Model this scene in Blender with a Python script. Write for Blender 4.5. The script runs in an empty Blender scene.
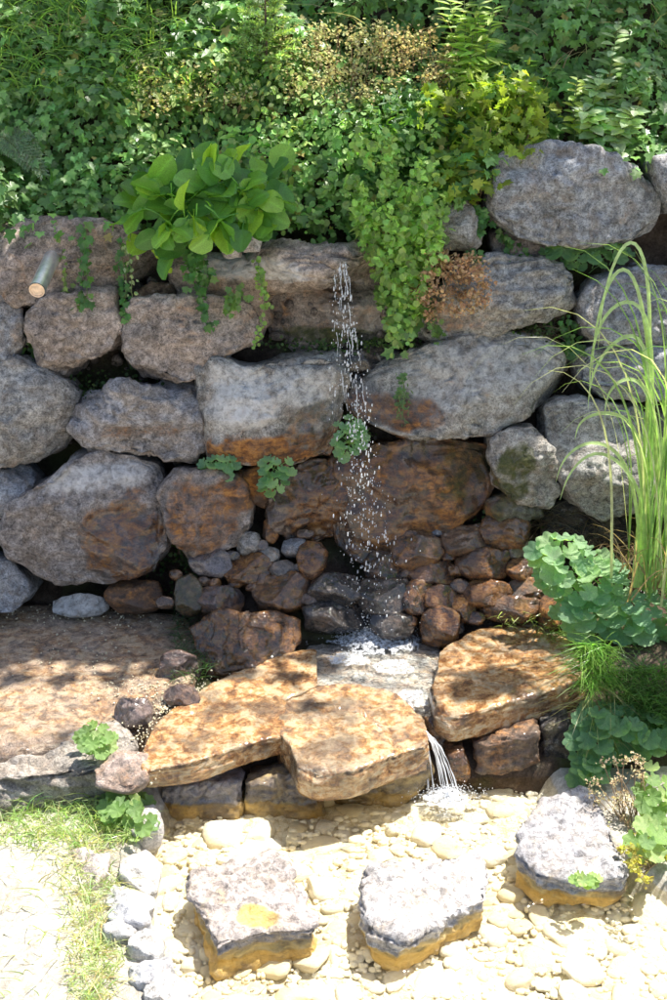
import bpy, bmesh, math, random
import numpy as np
from math import sin, cos, tan, pi, radians as R
from mathutils import Vector, Matrix

random.seed(7); rng = np.random.default_rng(7)
scene = bpy.context.scene
COL = scene.collection

# ------------------------------------------------------------------ camera, sky, sun
PITCH, CH, VFOV = R(22.0), 3.2, R(40.0)
F = 500 / tan(VFOV / 2)
cam_d = bpy.data.cameras.new('camera'); cam = bpy.data.objects.new('camera', cam_d); COL.objects.link(cam)
cam.location = (0, 0, CH); cam.rotation_euler = (pi / 2 - PITCH, 0, 0)
cam_d.sensor_fit = 'VERTICAL'; cam_d.angle = VFOV; cam_d.clip_start = 0.05; cam_d.clip_end = 500
scene.camera = cam
SUN = Vector((0.36, 0.22, 1.0)).normalized()
elev = math.asin(SUN.z); azim = math.atan2(SUN.x, SUN.y)
world = bpy.data.worlds.new('World'); scene.world = world; world.use_nodes = True
wn = world.node_tree.nodes; wl = world.node_tree.links
sky = wn.new('ShaderNodeTexSky'); sky.sky_type = 'NISHITA'; sky.sun_disc = False
sky.sun_elevation = elev; sky.sun_rotation = azim; sky.air_density = 1.0; sky.dust_density = 2.0
wl.new(sky.outputs[0], wn['Background'].inputs[0]); wn['Background'].inputs[1].default_value = 0.11
sl = bpy.data.lights.new('sun', 'SUN'); sl.energy = 5.0; sl.angle = R(0.6); sl.color = (1.0, 0.95, 0.86)
so = bpy.data.objects.new('sun', sl); COL.objects.link(so); so.rotation_euler = SUN.to_track_quat('Z', 'Y').to_euler()
so.location = (4, 6, 12)
vs = scene.view_settings; vs.view_transform = 'Standard'; vs.look = 'None'; vs.gamma = 1.0; vs.exposure = 1.15
scene.cycles.max_bounces = 8; scene.cycles.transparent_max_bounces = 16

# ------------------------------------------------------------------ pixel -> place helpers
CP = np.array([0, 0, CH]); FW = np.array([0, cos(PITCH), -sin(PITCH)]); UP = np.array([0, sin(PITCH), cos(PITCH)])
def ray(px, py): return FW * F + np.array([1., 0, 0]) * (px - 333.5) + UP * (500 - py)
class Plane:
    """a real plane of the place: y = y0 + k (z - z0), or horizontal when k is None"""
    def __init__(s, y0=0, z0=0, k=None):
        s.k = k; s.y0 = y0; s.z0 = z0
        s.n = np.array([0, 0, 1.]) if k is None else np.array([0, -1., k]) / math.hypot(1, k)
        s.o = np.array([0, y0, z0], float)
        s.u = np.array([1., 0, 0]); s.v = np.cross(s.n, s.u)
    def off(s, d):
        q = Plane(s.y0, s.z0, s.k); q.o = s.o + s.n * d; return q
    def at(s, px, py):
        r = ray(px, py); t = ((s.o - CP) @ s.n) / (r @ s.n); return CP + r * t
def horiz(z): return Plane(0, z, None)
WALL = Plane(5.9, 0.3, 0.25)
CASC = Plane(5.6, 0.25, 0.79)
BANK = Plane(6.5, 1.9, 0.82)
def to_px(P):
    d = np.atleast_2d(P) - CP; w = d @ FW
    return 333.5 + F * d[:, 0] / w, 500 - F * (d @ UP) / w

# ------------------------------------------------------------------ numpy noise
_pr = np.random.default_rng(3).permutation(256); _pt = np.concatenate([_pr, _pr, _pr])
_g = np.random.default_rng(4).normal(size=(256, 3)); _g /= np.linalg.norm(_g, axis=1)[:, None]
def noise(P):
    P = np.asarray(P, float); i = np.floor(P).astype(int); f = P - i; i &= 255
    w = f * f * f * (f * (f * 6 - 15) + 10); out = 0
    for a in (0, 1):
        for b in (0, 1):
            for c in (0, 1):
                h = _pt[_pt[_pt[(i[:, 0] + a) & 255] + ((i[:, 1] + b) & 255)] + ((i[:, 2] + c) & 255)]
                g = _g[h]; d = (g * (f - np.array([a, b, c]))).sum(1)
                out = out + d * (w[:, 0] if a else 1 - w[:, 0]) * (w[:, 1] if b else 1 - w[:, 1]) * (w[:, 2] if c else 1 - w[:, 2])
    return out * 1.6
def fbm(P, o=4, g=0.5):
    s = 0; a = 1; P = np.asarray(P, float)
    for k in range(o): s = s + a * noise(P * 2 ** k + 17.3 * k); a *= g
    return s
def sstep(a, b, x): t = np.clip((x - a) / (b - a), 0, 1); return t * t * (3 - 2 * t)

# ------------------------------------------------------------------ mesh helpers
def mk_mesh(name, V, Fa, smooth=True, attrs=None, mat=None):
    V = np.ascontiguousarray(V, dtype=np.float32); Fa = np.ascontiguousarray(Fa, dtype=np.int32)
    me = bpy.data.meshes.new(name); k = Fa.shape[1]
    me.vertices.add(len(V)); me.vertices.foreach_set('co', V.ravel())
    me.loops.add(Fa.size); me.loops.foreach_set('vertex_index', Fa.ravel())
    me.polygons.add(len(Fa)); me.polygons.foreach_set('loop_start', np.arange(0, Fa.size, k, dtype=np.int32))
    me.polygons.foreach_set('use_smooth', np.full(len(Fa), smooth))
    for an, av in (attrs or {}).items():
        at = me.attributes.new(an, 'FLOAT_COLOR', 'POINT'); at.data.foreach_set('color', np.ascontiguousarray(av, dtype=np.float32).ravel())
    me.update(calc_edges=True)
    if mat: me.materials.append(mat)
    return me
def link(name, me, parent=None, label=None, cat=None, group=None, kind=None, loc=None):
    o = bpy.data.objects.new(name, me); COL.objects.link(o)
    if parent is not None: o.parent = parent
    if loc is not None: o.location = loc
    if cat and not kind: kind = 'thing'
    for k, v in (('label', label), ('category', cat), ('group', group), ('kind', kind)):
        if v: o[k] = v
    return o
def empty(name, label, cat, loc=(0, 0, 0), group=None):
    return link(name, None, None, label, cat, group, None, loc)
_ico = {}
def ico(n):
    if n not in _ico:
        bm = bmesh.new(); bmesh.ops.create_icosphere(bm, subdivisions=n, radius=1)
        _ico[n] = (np.array([v.co[:] for v in bm.verts]), np.array([[v.index for v in f.verts] for f in bm.faces])); bm.free()
    return _ico[n]
def vnormals(V, Fa):
    fn = np.cross(V[Fa[:, 1]] - V[Fa[:, 0]], V[Fa[:, 2]] - V[Fa[:, 0]]); N = np.zeros_like(V)
    for k in range(3): np.add.at(N, Fa[:, k], fn)
    return N / (np.linalg.norm(N, axis=1)[:, None] + 1e-12)

# ------------------------------------------------------------------ materials
class NT:
    def __init__(s, name):
        s.m = bpy.data.materials.new(name); s.m.use_nodes = True; s.t = s.m.node_tree; s.n = s.t.nodes; s.l = s.t.links
        s.n.clear(); s.out = s.n.new('ShaderNodeOutputMaterial')
    def __call__(s, typ, ins=None, **kw):
        nd = s.n.new('ShaderNode' + typ)
        for k, v in kw.items(): setattr(nd, k, v)
        for k, v in (ins or {}).items():
            if hasattr(v, 'links') or isinstance(v, bpy.types.NodeSocket): s.l.new(v, nd.inputs[k])
            else: nd.inputs[k].default_value = v
        return nd
    def noise(s, vec, scale, detail=6, rough=0.6, dist=0.0):
        return s('TexNoise', {'Vector': vec, 'Scale': scale, 'Detail': detail, 'Roughness': rough, 'Distortion': dist}).outputs[0]
    def math(s, op, a, b=0.0, clamp=False):
        return s('Math', {0: a, 1: b}, operation=op, use_clamp=clamp).outputs[0]
    def rng(s, v, a, b, c=0.0, d=1.0, smooth=False):
        n = s('MapRange', {0: v, 1: a, 2: b, 3: c, 4: d}); n.clamp = True
        if smooth: n.interpolation_type = 'SMOOTHSTEP'
        return n.outputs[0]
    def mix(s, f, a, b, mode='MIX'):
        n = s('Mix', data_type='RGBA', blend_type=mode); n.clamp_factor = True
        for i, v in ((0, f), (6, a), (7, b)):
            if isinstance(v, bpy.types.NodeSocket): s.l.new(v, n.inputs[i])
            else: n.inputs[i].default_value = v if (i == 0 or len(v) == 4) else (*v, 1)
        return n.outputs[2]
    def ramp(s, f, stops):
        n = s('ValToRGB', {0: f}); e = n.color_ramp.elements
        e[0].position, e[0].color = stops[0][0], (*stops[0][1], 1); e[1].position, e[1].color = stops[-1][0], (*stops[-1][1], 1)
        for p, c in stops[1:-1]: q = e.new(p); q.color = (*c, 1)
        return n.outputs[0]
    def done(s, sh): s.l.new(sh, s.out.inputs[0]); return s.m

def rock_mat(name, rust_stops, bump=1.0, wetd=.66, pitd=.36):
    t = NT(name)
    tc = t('TexCoord').outputs['Object']; rnd = t('ObjectInfo').outputs['Random']
    sh = t('VectorMath', {0: (1, 1.7, 2.3), 3: t.math('MULTIPLY', rnd, 30.0)}, operation='SCALE').outputs[0]
    p = t('VectorMath', {0: tc, 1: sh}, operation='ADD').outputs[0]
    st = t('Attribute', attribute_name='stain'); sep = t('SeparateColor', {0: st.outputs['Color']})
    rust, wet, moss = sep.outputs; pale = st.outputs['Alpha']
    tint = t('Attribute', attribute_name='tint').outputs['Color']
    n1 = t.noise(p, 5, 8, .65); n2 = t.noise(p, 28, 8, .7, .4); n3 = t.noise(p, 110, 5, .75); n4 = t.noise(p, 11, 6, .6, 1.0)
    sq = t('VectorMath', {0: p, 1: (1, 1, 3.2)}, operation='MULTIPLY').outputs[0]
    n5 = t.noise(sq, 9, 7, .68, .8)
    v1 = t.rng(n1, .28, .72, .62, 1.4); v2 = t.rng(n2, .36, .64, .42, 1.5); v5 = t.rng(n5, .3, .7, .72, 1.26)
    v = t.math('MULTIPLY', t.math('MULTIPLY', v1, v2), v5)
    c = t('VectorMath', {0: tint, 3: v}, operation='SCALE').outputs[0]
    warm = t.rng(n4, .42, .68, 0, .5); c = t.mix(warm, c, (.31, .235, .165))
    lich = t.math('MULTIPLY', t.rng(n2, .53, .66), t.rng(n4, .40, .60, .0, .7)); c = t.mix(lich, c, (.52, .51, .48))
    n6 = t.noise(p, 320, 3, .7); pit = t.math('MULTIPLY', t.rng(n3, .37, .52, pitd, 1.04), t.rng(n6, .35, .65, .66, 1.34)); c = t('VectorMath', {0: c, 3: pit}, operation='SCALE').outputs[0]
    # thin dark cracks
    dv = t('VectorMath', {0: t('TexNoise', {'Vector': p, 'Scale': 7.0, 'Detail': 5.0}).outputs[1], 3: .35}, operation='SCALE').outputs[0]
    vv = t('TexVoronoi', {'Vector': t('VectorMath', {0: p, 1: dv}, operation='ADD').outputs[0], 'Scale': 5.5}, feature='DISTANCE_TO_EDGE').outputs[0]
    crk = t.math('MAXIMUM', t.rng(vv, .0, .022, .35, 1), t.rng(n1, .40, .47))
    c = t('VectorMath', {0: c, 3: crk}, operation='SCALE').outputs[0]
    fp = t.math('MULTIPLY', pale, t.rng(n2, .34, .58, .25, 1.0)); c = t.mix(fp, c, (.74, .73, .72))
    rc = t.ramp(t.math('MULTIPLY_ADD', n5, .65) if False else t.math('ADD', t.math('MULTIPLY', n5, .5), t.math('MULTIPLY', n2, .5)), rust_stops)
    fr = t.rng(t.math('ADD', rust, t.math('ADD', t.math('MULTIPLY', t.math('SUBTRACT', n4, .5), 1.3), t.math('MULTIPLY', t.math('SUBTRACT', n2, .5), 1.2))), .18, .8, 0, .94)
    rc = t.mix(t.rng(n1, .48, .62, 0, .75), rc, (.07, .045, .035)); c = t.mix(fr, c, rc)
    fm = t.math('MULTIPLY', t.rng(t.math('ADD', moss, t.math('MULTIPLY', t.math('SUBTRACT', n4, .5), 1.2)), .35, .7), t.rng(n3, .25, .55, .5, 1))
    c = t.mix(fm, c, t.ramp(n2, [(.3, (.025, .03, .008)), (.55, (.075, .085, .02)), (.75, (.13, .12, .04))]))
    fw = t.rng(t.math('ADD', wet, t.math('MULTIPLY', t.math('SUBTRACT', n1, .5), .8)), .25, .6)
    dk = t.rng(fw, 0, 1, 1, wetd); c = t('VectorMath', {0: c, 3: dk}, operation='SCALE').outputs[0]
    rough = t.math('SUBTRACT', t.rng(n3, .3, .7, .98, .78), t.math('MULTIPLY', fw, t.rng(n2, .3, .7, .84, .62)))
    h = t.math('ADD', t.math('MULTIPLY', n2, .6), t.math('MULTIPLY', n3, .36)); h = t.math('ADD', h, t.math('MULTIPLY', n6, .10)); h = t.math('ADD', h, t.math('MULTIPLY', n5, .6))
    h = t.math('ADD', h, t.math('MULTIPLY', crk, .12))
    b = t('Bump', {'Height': h, 'Strength': .9 * bump, 'Distance': .022})
    pb = t('BsdfPrincipled', {'Base Color': c, 'Roughness': rough, 'Normal': b.outputs[0], 'Specular IOR Level': .5, 'Coat Weight': t.math('MULTIPLY', fw, .9), 'Coat Roughness': .10})
    return t.done(pb.outputs[0])
RUST = [(.36, (.03, .016, .010)), (.45, (.12, .05, .018)), (.51, (.29, .11, .025)), (.57, (.50, .22, .045)), (.66, (.20, .10, .05))]
GOLD = [(.36, (.09, .04, .015)), (.44, (.36, .14, .04)), (.50, (.72, .38, .13)), (.56, (.88, .68, .42)), (.66, (.52, .27, .10))]
OCHRE = [(.3, (.34, .20, .05)), (.5, (.66, .45, .14)), (.7, (.74, .58, .27))]
M_ROCK = rock_mat('limestone', RUST, 1.0, .55, .46); M_GOLD = rock_mat('golden_slab_stone', GOLD, 1.1, .8, .5); M_STEP = rock_mat('stepping_stone_rock', OCHRE, 1.0, .6, .66)

def soil_mat(name, stops, sc=14, bump=.03, rough=.95, spec=.2):
    t = NT(name); p = t('TexCoord').outputs['Object']
    n1 = t.noise(p, sc, 10, .7, .3); n2 = t.noise(p, sc * 7, 5, .7); n3 = t.noise(p, 3, 4)
    f = t.math('ADD', t.math('MULTIPLY', n1, .6), t.math('MULTIPLY', n2, .4))
    c = t.ramp(f, stops); c = t('VectorMath', {0: c, 3: t.rng(n3, .3, .7, .7, 1.25)}, operation='SCALE').outputs[0]
    b = t('Bump', {'Height': f, 'Strength': 1, 'Distance': bump})
    pb = t('BsdfPrincipled', {'Base Color': c, 'Roughness': rough, 'Normal': b.outputs[0], 'Specular IOR Level': spec})
    return t.done(pb.outputs[0])
M_SOIL = soil_mat('dark_soil', [(.36, (.03, .02, .014)), (.5, (.085, .06, .043)), (.6, (.13, .097, .075)), (.68, (.24, .2, .165))])
_t = M_SOIL.node_tree; _pb = [n for n in _t.nodes if n.type == 'BSDF_PRINCIPLED'][0]; _src = _pb.inputs[0].links[0].from_socket
_n = _t.nodes.new('ShaderNodeTexNoise'); _n.inputs['Scale'].default_value = 3.5; _n.inputs['Detail'].default_value = 8; _t.links.new([n for n in _t.nodes if n.type == 'TEX_COORD'][0].outputs['Object'], _n.inputs['Vector'])
_r = _t.nodes.new('ShaderNodeMapRange'); _r.inputs[1].default_value = .5; _r.inputs[2].default_value = .62; _r.inputs[4].default_value = .7; _t.links.new(_n.outputs[0], _r.inputs[0])
_m = _t.nodes.new('ShaderNodeMix'); _m.data_type = 'RGBA'; _t.links.new(_r.outputs[0], _m.inputs[0]); _t.links.new(_src, _m.inputs[6]); _m.inputs[7].default_value = (.055, .07, .02, 1); _t.links.new(_m.outputs[2], _pb.inputs[0])
M_GRAVEL = soil_mat('pale_gravel', [(.35, (.28, .24, .19)), (.5, (.52, .48, .41)), (.62, (.74, .71, .65))], 45, .016)
M_BED = soil_mat('ochre_pool_silt', [(.36, (.36, .25, .09)), (.5, (.70, .62, .43)), (.62, (.82, .77, .64))], 26, .012)

def pebble_mat():
    t = NT('pool_pebble'); p = t('TexCoord').outputs['Object']; rnd = t('ObjectInfo').outputs['Random']
    sh = t('VectorMath', {0: (1, 1.7, 2.3), 3: t.math('MULTIPLY', rnd, 30.0)}, operation='SCALE').outputs[0]
    p = t('VectorMath', {0: p, 1: sh}, operation='ADD').outputs[0]
    n1 = t.noise(p, 3, 6, .65); n2 = t.noise(p, 14, 6, .7)
    base = t.ramp(rnd, [(0, (.74, .70, .56)), (.3, (.80, .77, .68)), (.55, (.64, .55, .36)), (.75, (.78, .76, .70)), (1, (.70, .65, .48))])
    f = t.math('ADD', t.math('MULTIPLY', n1, .6), t.math('MULTIPLY', n2, .4))
    pw = t('NewGeometry').outputs['Position']; c = t.mix(t.rng(t.noise(pw, 3.5, 4, .6), .47, .60, 0, .75), base, (.72, .62, .40)); c = t.mix(t.rng(f, .48, .64, 0, .7), c, (.66, .55, .34))
    c = t.mix(t.rng(n2, .58, .7, 0, .5), c, (.82, .79, .7))
    b = t('Bump', {'Height': n2, 'Strength': .9, 'Distance': .008})
    return t.done(t('BsdfPrincipled', {'Base Color': c, 'Roughness': .6, 'Normal': b.outputs[0]}).outputs[0])
M_PEB = pebble_mat()

def leaf_mat(name, trans=.4, tcol=(1.25, 1.25, .45), rough=.42, bump=0.0, spec=.45):
    t = NT(name); tint = t('Attribute', attribute_name='tint').outputs['Color']; p = t('TexCoord').outputs['Object']
    n = t.noise(p, 30, 3, .6); c = t('VectorMath', {0: tint, 3: t.rng(n, .3, .7, .75, 1.25)}, operation='SCALE').outputs[0]
    tc = t('VectorMath', {0: c, 1: tcol}, operation='MULTIPLY').outputs[0]; tc = t('VectorMath', {0: tc, 3: 1.9}, operation='SCALE').outputs[0]
    ins = {'Base Color': c, 'Roughness': rough, 'Specular IOR Level': spec}
    if bump: ins['Normal'] = t('Bump', {'Height': t.noise(p, 60, 3), 'Strength': bump, 'Distance': .006}).outputs[0]
    pb = t('BsdfPrincipled', ins); tr = t('BsdfTranslucent', {'Color': tc})
    return t.done(t('MixShader', {0: trans, 1: pb.outputs[0], 2: tr.outputs[0]}).outputs[0])
M_IVY = leaf_mat('ivy_leaf', .3, rough=.36); M_SOFT = leaf_mat('soft_leaf', .42, rough=.55, bump=.3); M_HOSTA = leaf_mat('glossy_leaf', .36, (1.4, 1.25, .3), rough=.24, bump=.25)
M_GRASS = leaf_mat('grass_blade', .38, (1.1, 1.15, .6), rough=.32); M_DRY = leaf_mat('dry_seed_head', .25, (1, .9, .7), rough=.9, spec=.1)

def simple(name, col, rough=.8, metal=0, sc=20, var=.35, bump=.01, spec=.4):
    t = NT(name); p = t('TexCoord').outputs['Object']; n = t.noise(p, sc, 6, .65)
    c = t('VectorMath', {0: col, 3: t.rng(n, .3, .7, 1 - var, 1 + var)}, operation='SCALE').outputs[0]
    b = t('Bump', {'Height': n, 'Strength': .6, 'Distance': bump})
    return t.done(t('BsdfPrincipled', {'Base Color': c, 'Roughness': rough, 'Metallic': metal, 'Normal': b.outputs[0], 'Specular IOR Level': spec}).outputs[0])
M_BARK = simple('bark', (.11, .08, .055), .9); M_STEM = simple('green_stem', (.12, .16, .05), .7); M_TWIG = simple('dry_twig', (.25, .17, .1), .9)
M_METAL = simple('galvanised_metal', (.8, .82, .85), .3, .85, 30, .2, .002); M_WOOD = simple('sawn_wood', (.80, .60, .42), .8, 0, 40, .3)
M_POST = simple('grey_paint', (.42, .43, .47), .5)

def water_mat(name, tintc, gl=1.0, scale=9, dist=.02):
    t = NT(name); p = t('TexCoord').outputs['Object']
    n = t.math('ADD', t.noise(p, scale, 3, .5, .6), t.math('MULTIPLY', t.noise(p, scale * 3.3, 2, .5, .4), .35))
    b = t('Bump', {'Height': n, 'Strength': 1.0, 'Distance': dist})
    fr = t('Fresnel', {'IOR': 1.33, 'Normal': b.outputs[0]})
    g = t('BsdfGlossy', {'Color': (1, 1, 1, 1), 'Roughness': .03, 'Normal': b.outputs[0]})
    tr = t('BsdfTransparent', {'Color': (*tintc, 1)})
    return t.done(t('MixShader', {0: t.math('MULTIPLY', fr.outputs[0], gl, True), 1: tr.outputs[0], 2: g.outputs[0]}).outputs[0])
M_WATER = water_mat('clear_water', (.98, .98, .95), 2.0, 9, .022); M_FLOW = water_mat('running_water', (.93, .96, .97), 1.6, 26, .03)
def foam_mat():
    t = NT('white_water'); pb = t('BsdfPrincipled', {'Base Color': (.93, .95, .98, 1), 'Roughness': .12, 'Specular IOR Level': .8})
    tr = t('BsdfTranslucent', {'Color': (.95, .97, 1, 1)})
    m = t('MixShader', {0: .45, 1: pb.outputs[0], 2: tr.outputs[0]})
    return t.done(t('MixShader', {0: .30, 1: m.outputs[0], 2: t('BsdfTransparent').outputs[0]}).outputs[0])
M_FOAM = foam_mat()

# ------------------------------------------------------------------ stain fields (where water runs and algae grow, in metres)
# (plane, px, py, half width px, half height px, kind 0 rust 1 wet 2 moss 3 pale, strength)
STAIN = []
def stain(pl, px, py, rx, ry, kind, s=1.0):
    c = pl.at(px, py); a = pl.at(px + rx, py); b = pl.at(px, py + ry)
    STAIN.append((c, abs(a[0] - c[0]), max(abs(b[1] - c[1]), .02) if pl.k is None else None, abs(b[2] - c[2]), kind, s, pl.k is None))
for a in [(275, 446, 75, 20, 0, .9), (318, 425, 34, 26, 1, .9), (318, 420, 26, 18, 0, .35), (110, 535, 62, 42, 0, .0),
          (128, 537, 40, 42, 0, .72), (128, 540, 42, 40, 1, 1.0), (205, 505, 40, 42, 0, .6), (250, 487, 22, 24, 0, .8), (385, 500, 120, 62, 0, .95),
          (345, 510, 60, 70, 1, 1.0), (420, 500, 60, 50, 1, .35), (400, 410, 60, 18, 0, .75), (250, 400, 34, 26, 3, .8), (300, 385, 34, 20, 3, .5),
          (235, 372, 30, 14, 3, .6), (100, 470, 52, 12, 3, .7), (510, 465, 22, 34, 2, .62), (465, 475, 30, 30, 2, .5), (500, 365, 70, 26, 3, .35), (440, 385, 55, 28, 3, .3),
          (255, 268, 60, 14, 3, .75), (345, 300, 30, 50, 1, .5), (355, 430, 22, 90, 1, .9), (150, 425, 60, 8, 0, .3), (375, 325, 40, 22, 3, .3), (330, 320, 80, 30, 0, .25), (330, 345, 60, 10, 2, .6),
          (240, 310, 60, 50, 0, .2), (430, 320, 60, 14, 0, .35), (395, 405, 55, 16, 1, .5)]:
    stain(WALL.off(.1), *a)
def stains_at(P, base):
    out = np.tile(np.array(base, float), (len(P), 1))
    w = fbm(P * 7, 3) * .35
    for c, rx, ry, rz, k, s, flat in STAIN:
        dx = (P[:, 0] - c[0]) / rx; dz = (P[:, 1] - c[1]) / ry if flat else (P[:, 2] - c[2]) / rz
        if flat != base_flat[0]: continue
        d = np.sqrt(dx * dx + dz * dz) + w
        out[:, k] = np.maximum(out[:, k], s * (1 - sstep(.75, 1.15, d)))
    return out
base_flat = [False]

# ------------------------------------------------------------------ rocks
def rock(name, outline, pl, Tf=.21, Tb=.25, p=5.0, sub=5, seed=0, tint=(.30, .28, .27), st=(0, 0, 0, 0), cuts=9, amp=1.0,
         mat=None, parent=None, label=None, cat=None, group=None, tilt=None, rust_shade_z=None, strata=.5, facets=5, rough_=1.0, cracks=(), grow=1.0, side=False, hard=0, rb=None, useblobs=True, lo=.74):
    r = np.random.default_rng(1000 + seed)
    pts = np.array([pl.at(*q) for q in outline]); 
    u, v, n = pl.u, pl.v, pl.n
    c0 = pts.mean(0); q = np.stack([(pts - c0) @ u, (pts - c0) @ v], 1)
    x, y = q[:, 0], q[:, 1]; x2, y2 = np.roll(x, -1), np.roll(y, -1); cr = x * y2 - x2 * y; A = cr.sum() / 2
    cx, cy = ((x + x2) * cr).sum() / (6 * A), ((y + y2) * cr).sum() / (6 * A)
    c0 = c0 + u * cx + v * cy; q = (q - [cx, cy]) * (1.07 if cuts > 4 else grow)
    th = np.linspace(-pi, pi, 361); rad = np.zeros(361)
    a = q; b = np.roll(q, -1, 0)
    for i, t in enumerate(th):
        d = np.array([cos(t), sin(t)]); e = b - a; den = d[0] * e[:, 1] - d[1] * e[:, 0]; den[abs(den) < 1e-9] = 1e-9
        tt = (a[:, 0] * e[:, 1] - a[:, 1] * e[:, 0]) / den; ss = (a[:, 0] * d[1] - a[:, 1] * d[0]) / den
        ok = (ss >= -1e-6) & (ss <= 1 + 1e-6) & (tt > 0); rad[i] = tt[ok].max() if ok.any() else .02
    k = np.ones(3) / 3; rs = np.convolve(np.concatenate([rad[-2:-1], rad, rad[1:2]]), k, 'valid'); rad = rs
    D, Fa = ico(sub); D = D + np.array([0, 0, .4]); D /= np.linalg.norm(D, axis=1)[:, None]; cph = np.hypot(D[:, 0], D[:, 1]); sph = D[:, 2]; ang = np.arctan2(D[:, 1], D[:, 0])
    N = (cph ** p + abs(sph) ** p) ** (1 / p); Rr = np.interp(ang, th, rad); size = math.sqrt(abs(A))
    L = np.stack([Rr * cph / N * D[:, 0] / (cph + 1e-9), Rr * cph / N * D[:, 1] / (cph + 1e-9), np.where(sph > 0, Tf, Tb) * sph / N], 1)
    planes = []
    if cuts > 4:
        for i in range(facets):     # big flat faces meeting in low ridges
            al = i * 2.4 + r.uniform(-.7, .7); ga = R(r.uniform(10, 30) if hard else r.uniform(14, 42)); nn = np.array([cos(al) * sin(ga), sin(al) * sin(ga), cos(ga)])
            q0 = np.array([r.uniform(-.25, .25) * size, r.uniform(-.25, .25) * size * .7, Tf * r.uniform(.72, 1.0)]); planes.append((nn, q0 @ nn))
        for i in range(cuts):       # chipped shoulders
            al = r.uniform(-pi, pi); ga = R(r.uniform(40, 68)); nn = np.array([cos(al) * sin(ga), sin(al) * sin(ga), cos(ga)]); Ra = np.interp(al, th, rad)
            kk = r.uniform(.86, .97) if hard else r.uniform(.78, .95); q0 = np.array([cos(al) * Ra * kk, sin(al) * Ra * kk, Tf * (r.uniform(.5, .8) if hard else r.uniform(.35, .75))]); planes.append((nn, q0 @ nn))
    else:
        for i in range(cuts):
            al = r.uniform(-pi, pi); ga = R(r.uniform(28, 66)); nn = np.array([cos(al) * sin(ga), sin(al) * sin(ga), cos(ga)]); planes.append((nn, (L @ nn).max() * r.uniform(lo, .96)))
    for nn, d in planes: L = L - nn * (np.maximum(0, L @ nn - d) * .985)[:, None]
    P = c0 + L[:, :1] * u + L[:, 1:2] * v + L[:, 2:] * n
    Nn = vnormals(P, Fa); sd = r.uniform(0, 90, 3)
    disp = fbm(P * (1.6 / size) + sd, 3) * .022 * size
    q1 = P * 9 + sd; cell = abs(noise(q1)) + .5 * abs(noise(q1 * 2.1)) + .25 * abs(noise(q1 * 4.3)); disp += (cell - .4) * .022 * rough_ * min(1, size / .3)
    disp += fbm(P * 26 + sd, 3, .6) * .0055 * min(1, size / .2)
    tl = r.normal(size=3) * .25 + np.array([0, 0, 1.]); 
    sv = (P @ tl)[:, None] * np.array([0, 0, 30.]) + P * np.array([4, 4, 4]) + sd
    disp += strata * (1 - abs(noise(sv))) ** 3 * .016 * min(1, size / .35)
    ck = abs(noise(P * 5.2 + sd + 3.3 + .3 * noise(P * 21)[:, None])); disp -= (1 - sstep(0, .055, ck)) * .012 * min(1, size / .3)
    lg = fbm(P * np.array([2.2, 2.2, 5.5]) + sd + 9, 2); disp += np.where(True, (np.floor(lg * 5) + sstep(.72, 1.0, lg * 5 - np.floor(lg * 5))) * .009, 0) * strata * min(1, size / .35)
    disp += noise(P * 46 + sd) * .004 + abs(noise(P * 90 + sd)) * .003
    for line, wd, dp in cracks:
        K = np.array([pl.at(*q) for q in line]); best = np.full(len(P), 9.)
        for a_, b_ in zip(K[:-1], K[1:]):
            ab = (b_ - a_)[:2]; tt = np.clip(((P[:, :2] - a_[:2]) @ ab) / (ab @ ab), 0, 1); best = np.minimum(best, np.hypot(*(P[:, :2] - a_[:2] - tt[:, None] * ab).T))
        disp -= dp * (1 - sstep(wd * .4, wd, best + .006 * noise(P * 40))) * (Nn[:, 2] > .3)
    P = P + Nn * (disp * amp)[:, None]
    base_flat[0] = pl.k is None
    sa = stains_at(P, st) if useblobs else np.tile(np.array(st, float), (len(P), 1))
    if rb is not None:      # rust creeping up from the wet foot of the stone
        zr = (P[:, 2] - P[:, 2].min()) / np.ptp(P[:, 2]); sa[:, 0] = np.maximum(sa[:, 0], 1 - sstep(rb - .12, rb + .12, zr + fbm(P * 6, 2) * .15))
    if rust_shade_z is not None: 
        f = 1 - sstep(rust_shade_z - .012, rust_shade_z + .012, P[:, 2] + fbm(P * 9, 2) * .012); sa[:, 0] = np.maximum(sa[:, 0], f * 1.4)
        sa[:, 1] = np.maximum(sa[:, 1], (1 - sstep(rust_shade_z + .025, rust_shade_z + .05, P[:, 2] + fbm(P * 9, 2) * .012)) * sstep(rust_shade_z - .02, rust_shade_z, P[:, 2]) * .55)  # shade on the stone fronts, painted as a dark band above the ochre
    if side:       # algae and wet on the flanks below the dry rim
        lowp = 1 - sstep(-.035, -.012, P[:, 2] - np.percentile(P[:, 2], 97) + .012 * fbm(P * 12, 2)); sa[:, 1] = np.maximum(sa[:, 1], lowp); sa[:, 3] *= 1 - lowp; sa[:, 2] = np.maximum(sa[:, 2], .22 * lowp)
    tv = np.array(tint) * r.uniform(.88, 1.12)
    ta = np.tile(np.array([*tv, 1.]), (len(P), 1))
    base = P[:, 2].min(); org = np.array([c0[0], c0[1], base]) if parent is None else c0
    me = mk_mesh(name, P - org, Fa, True, {'stain': sa, 'tint': ta}, mat or M_ROCK)
    return link(name, me, parent, label, cat, group, None, tuple(org))

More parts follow.
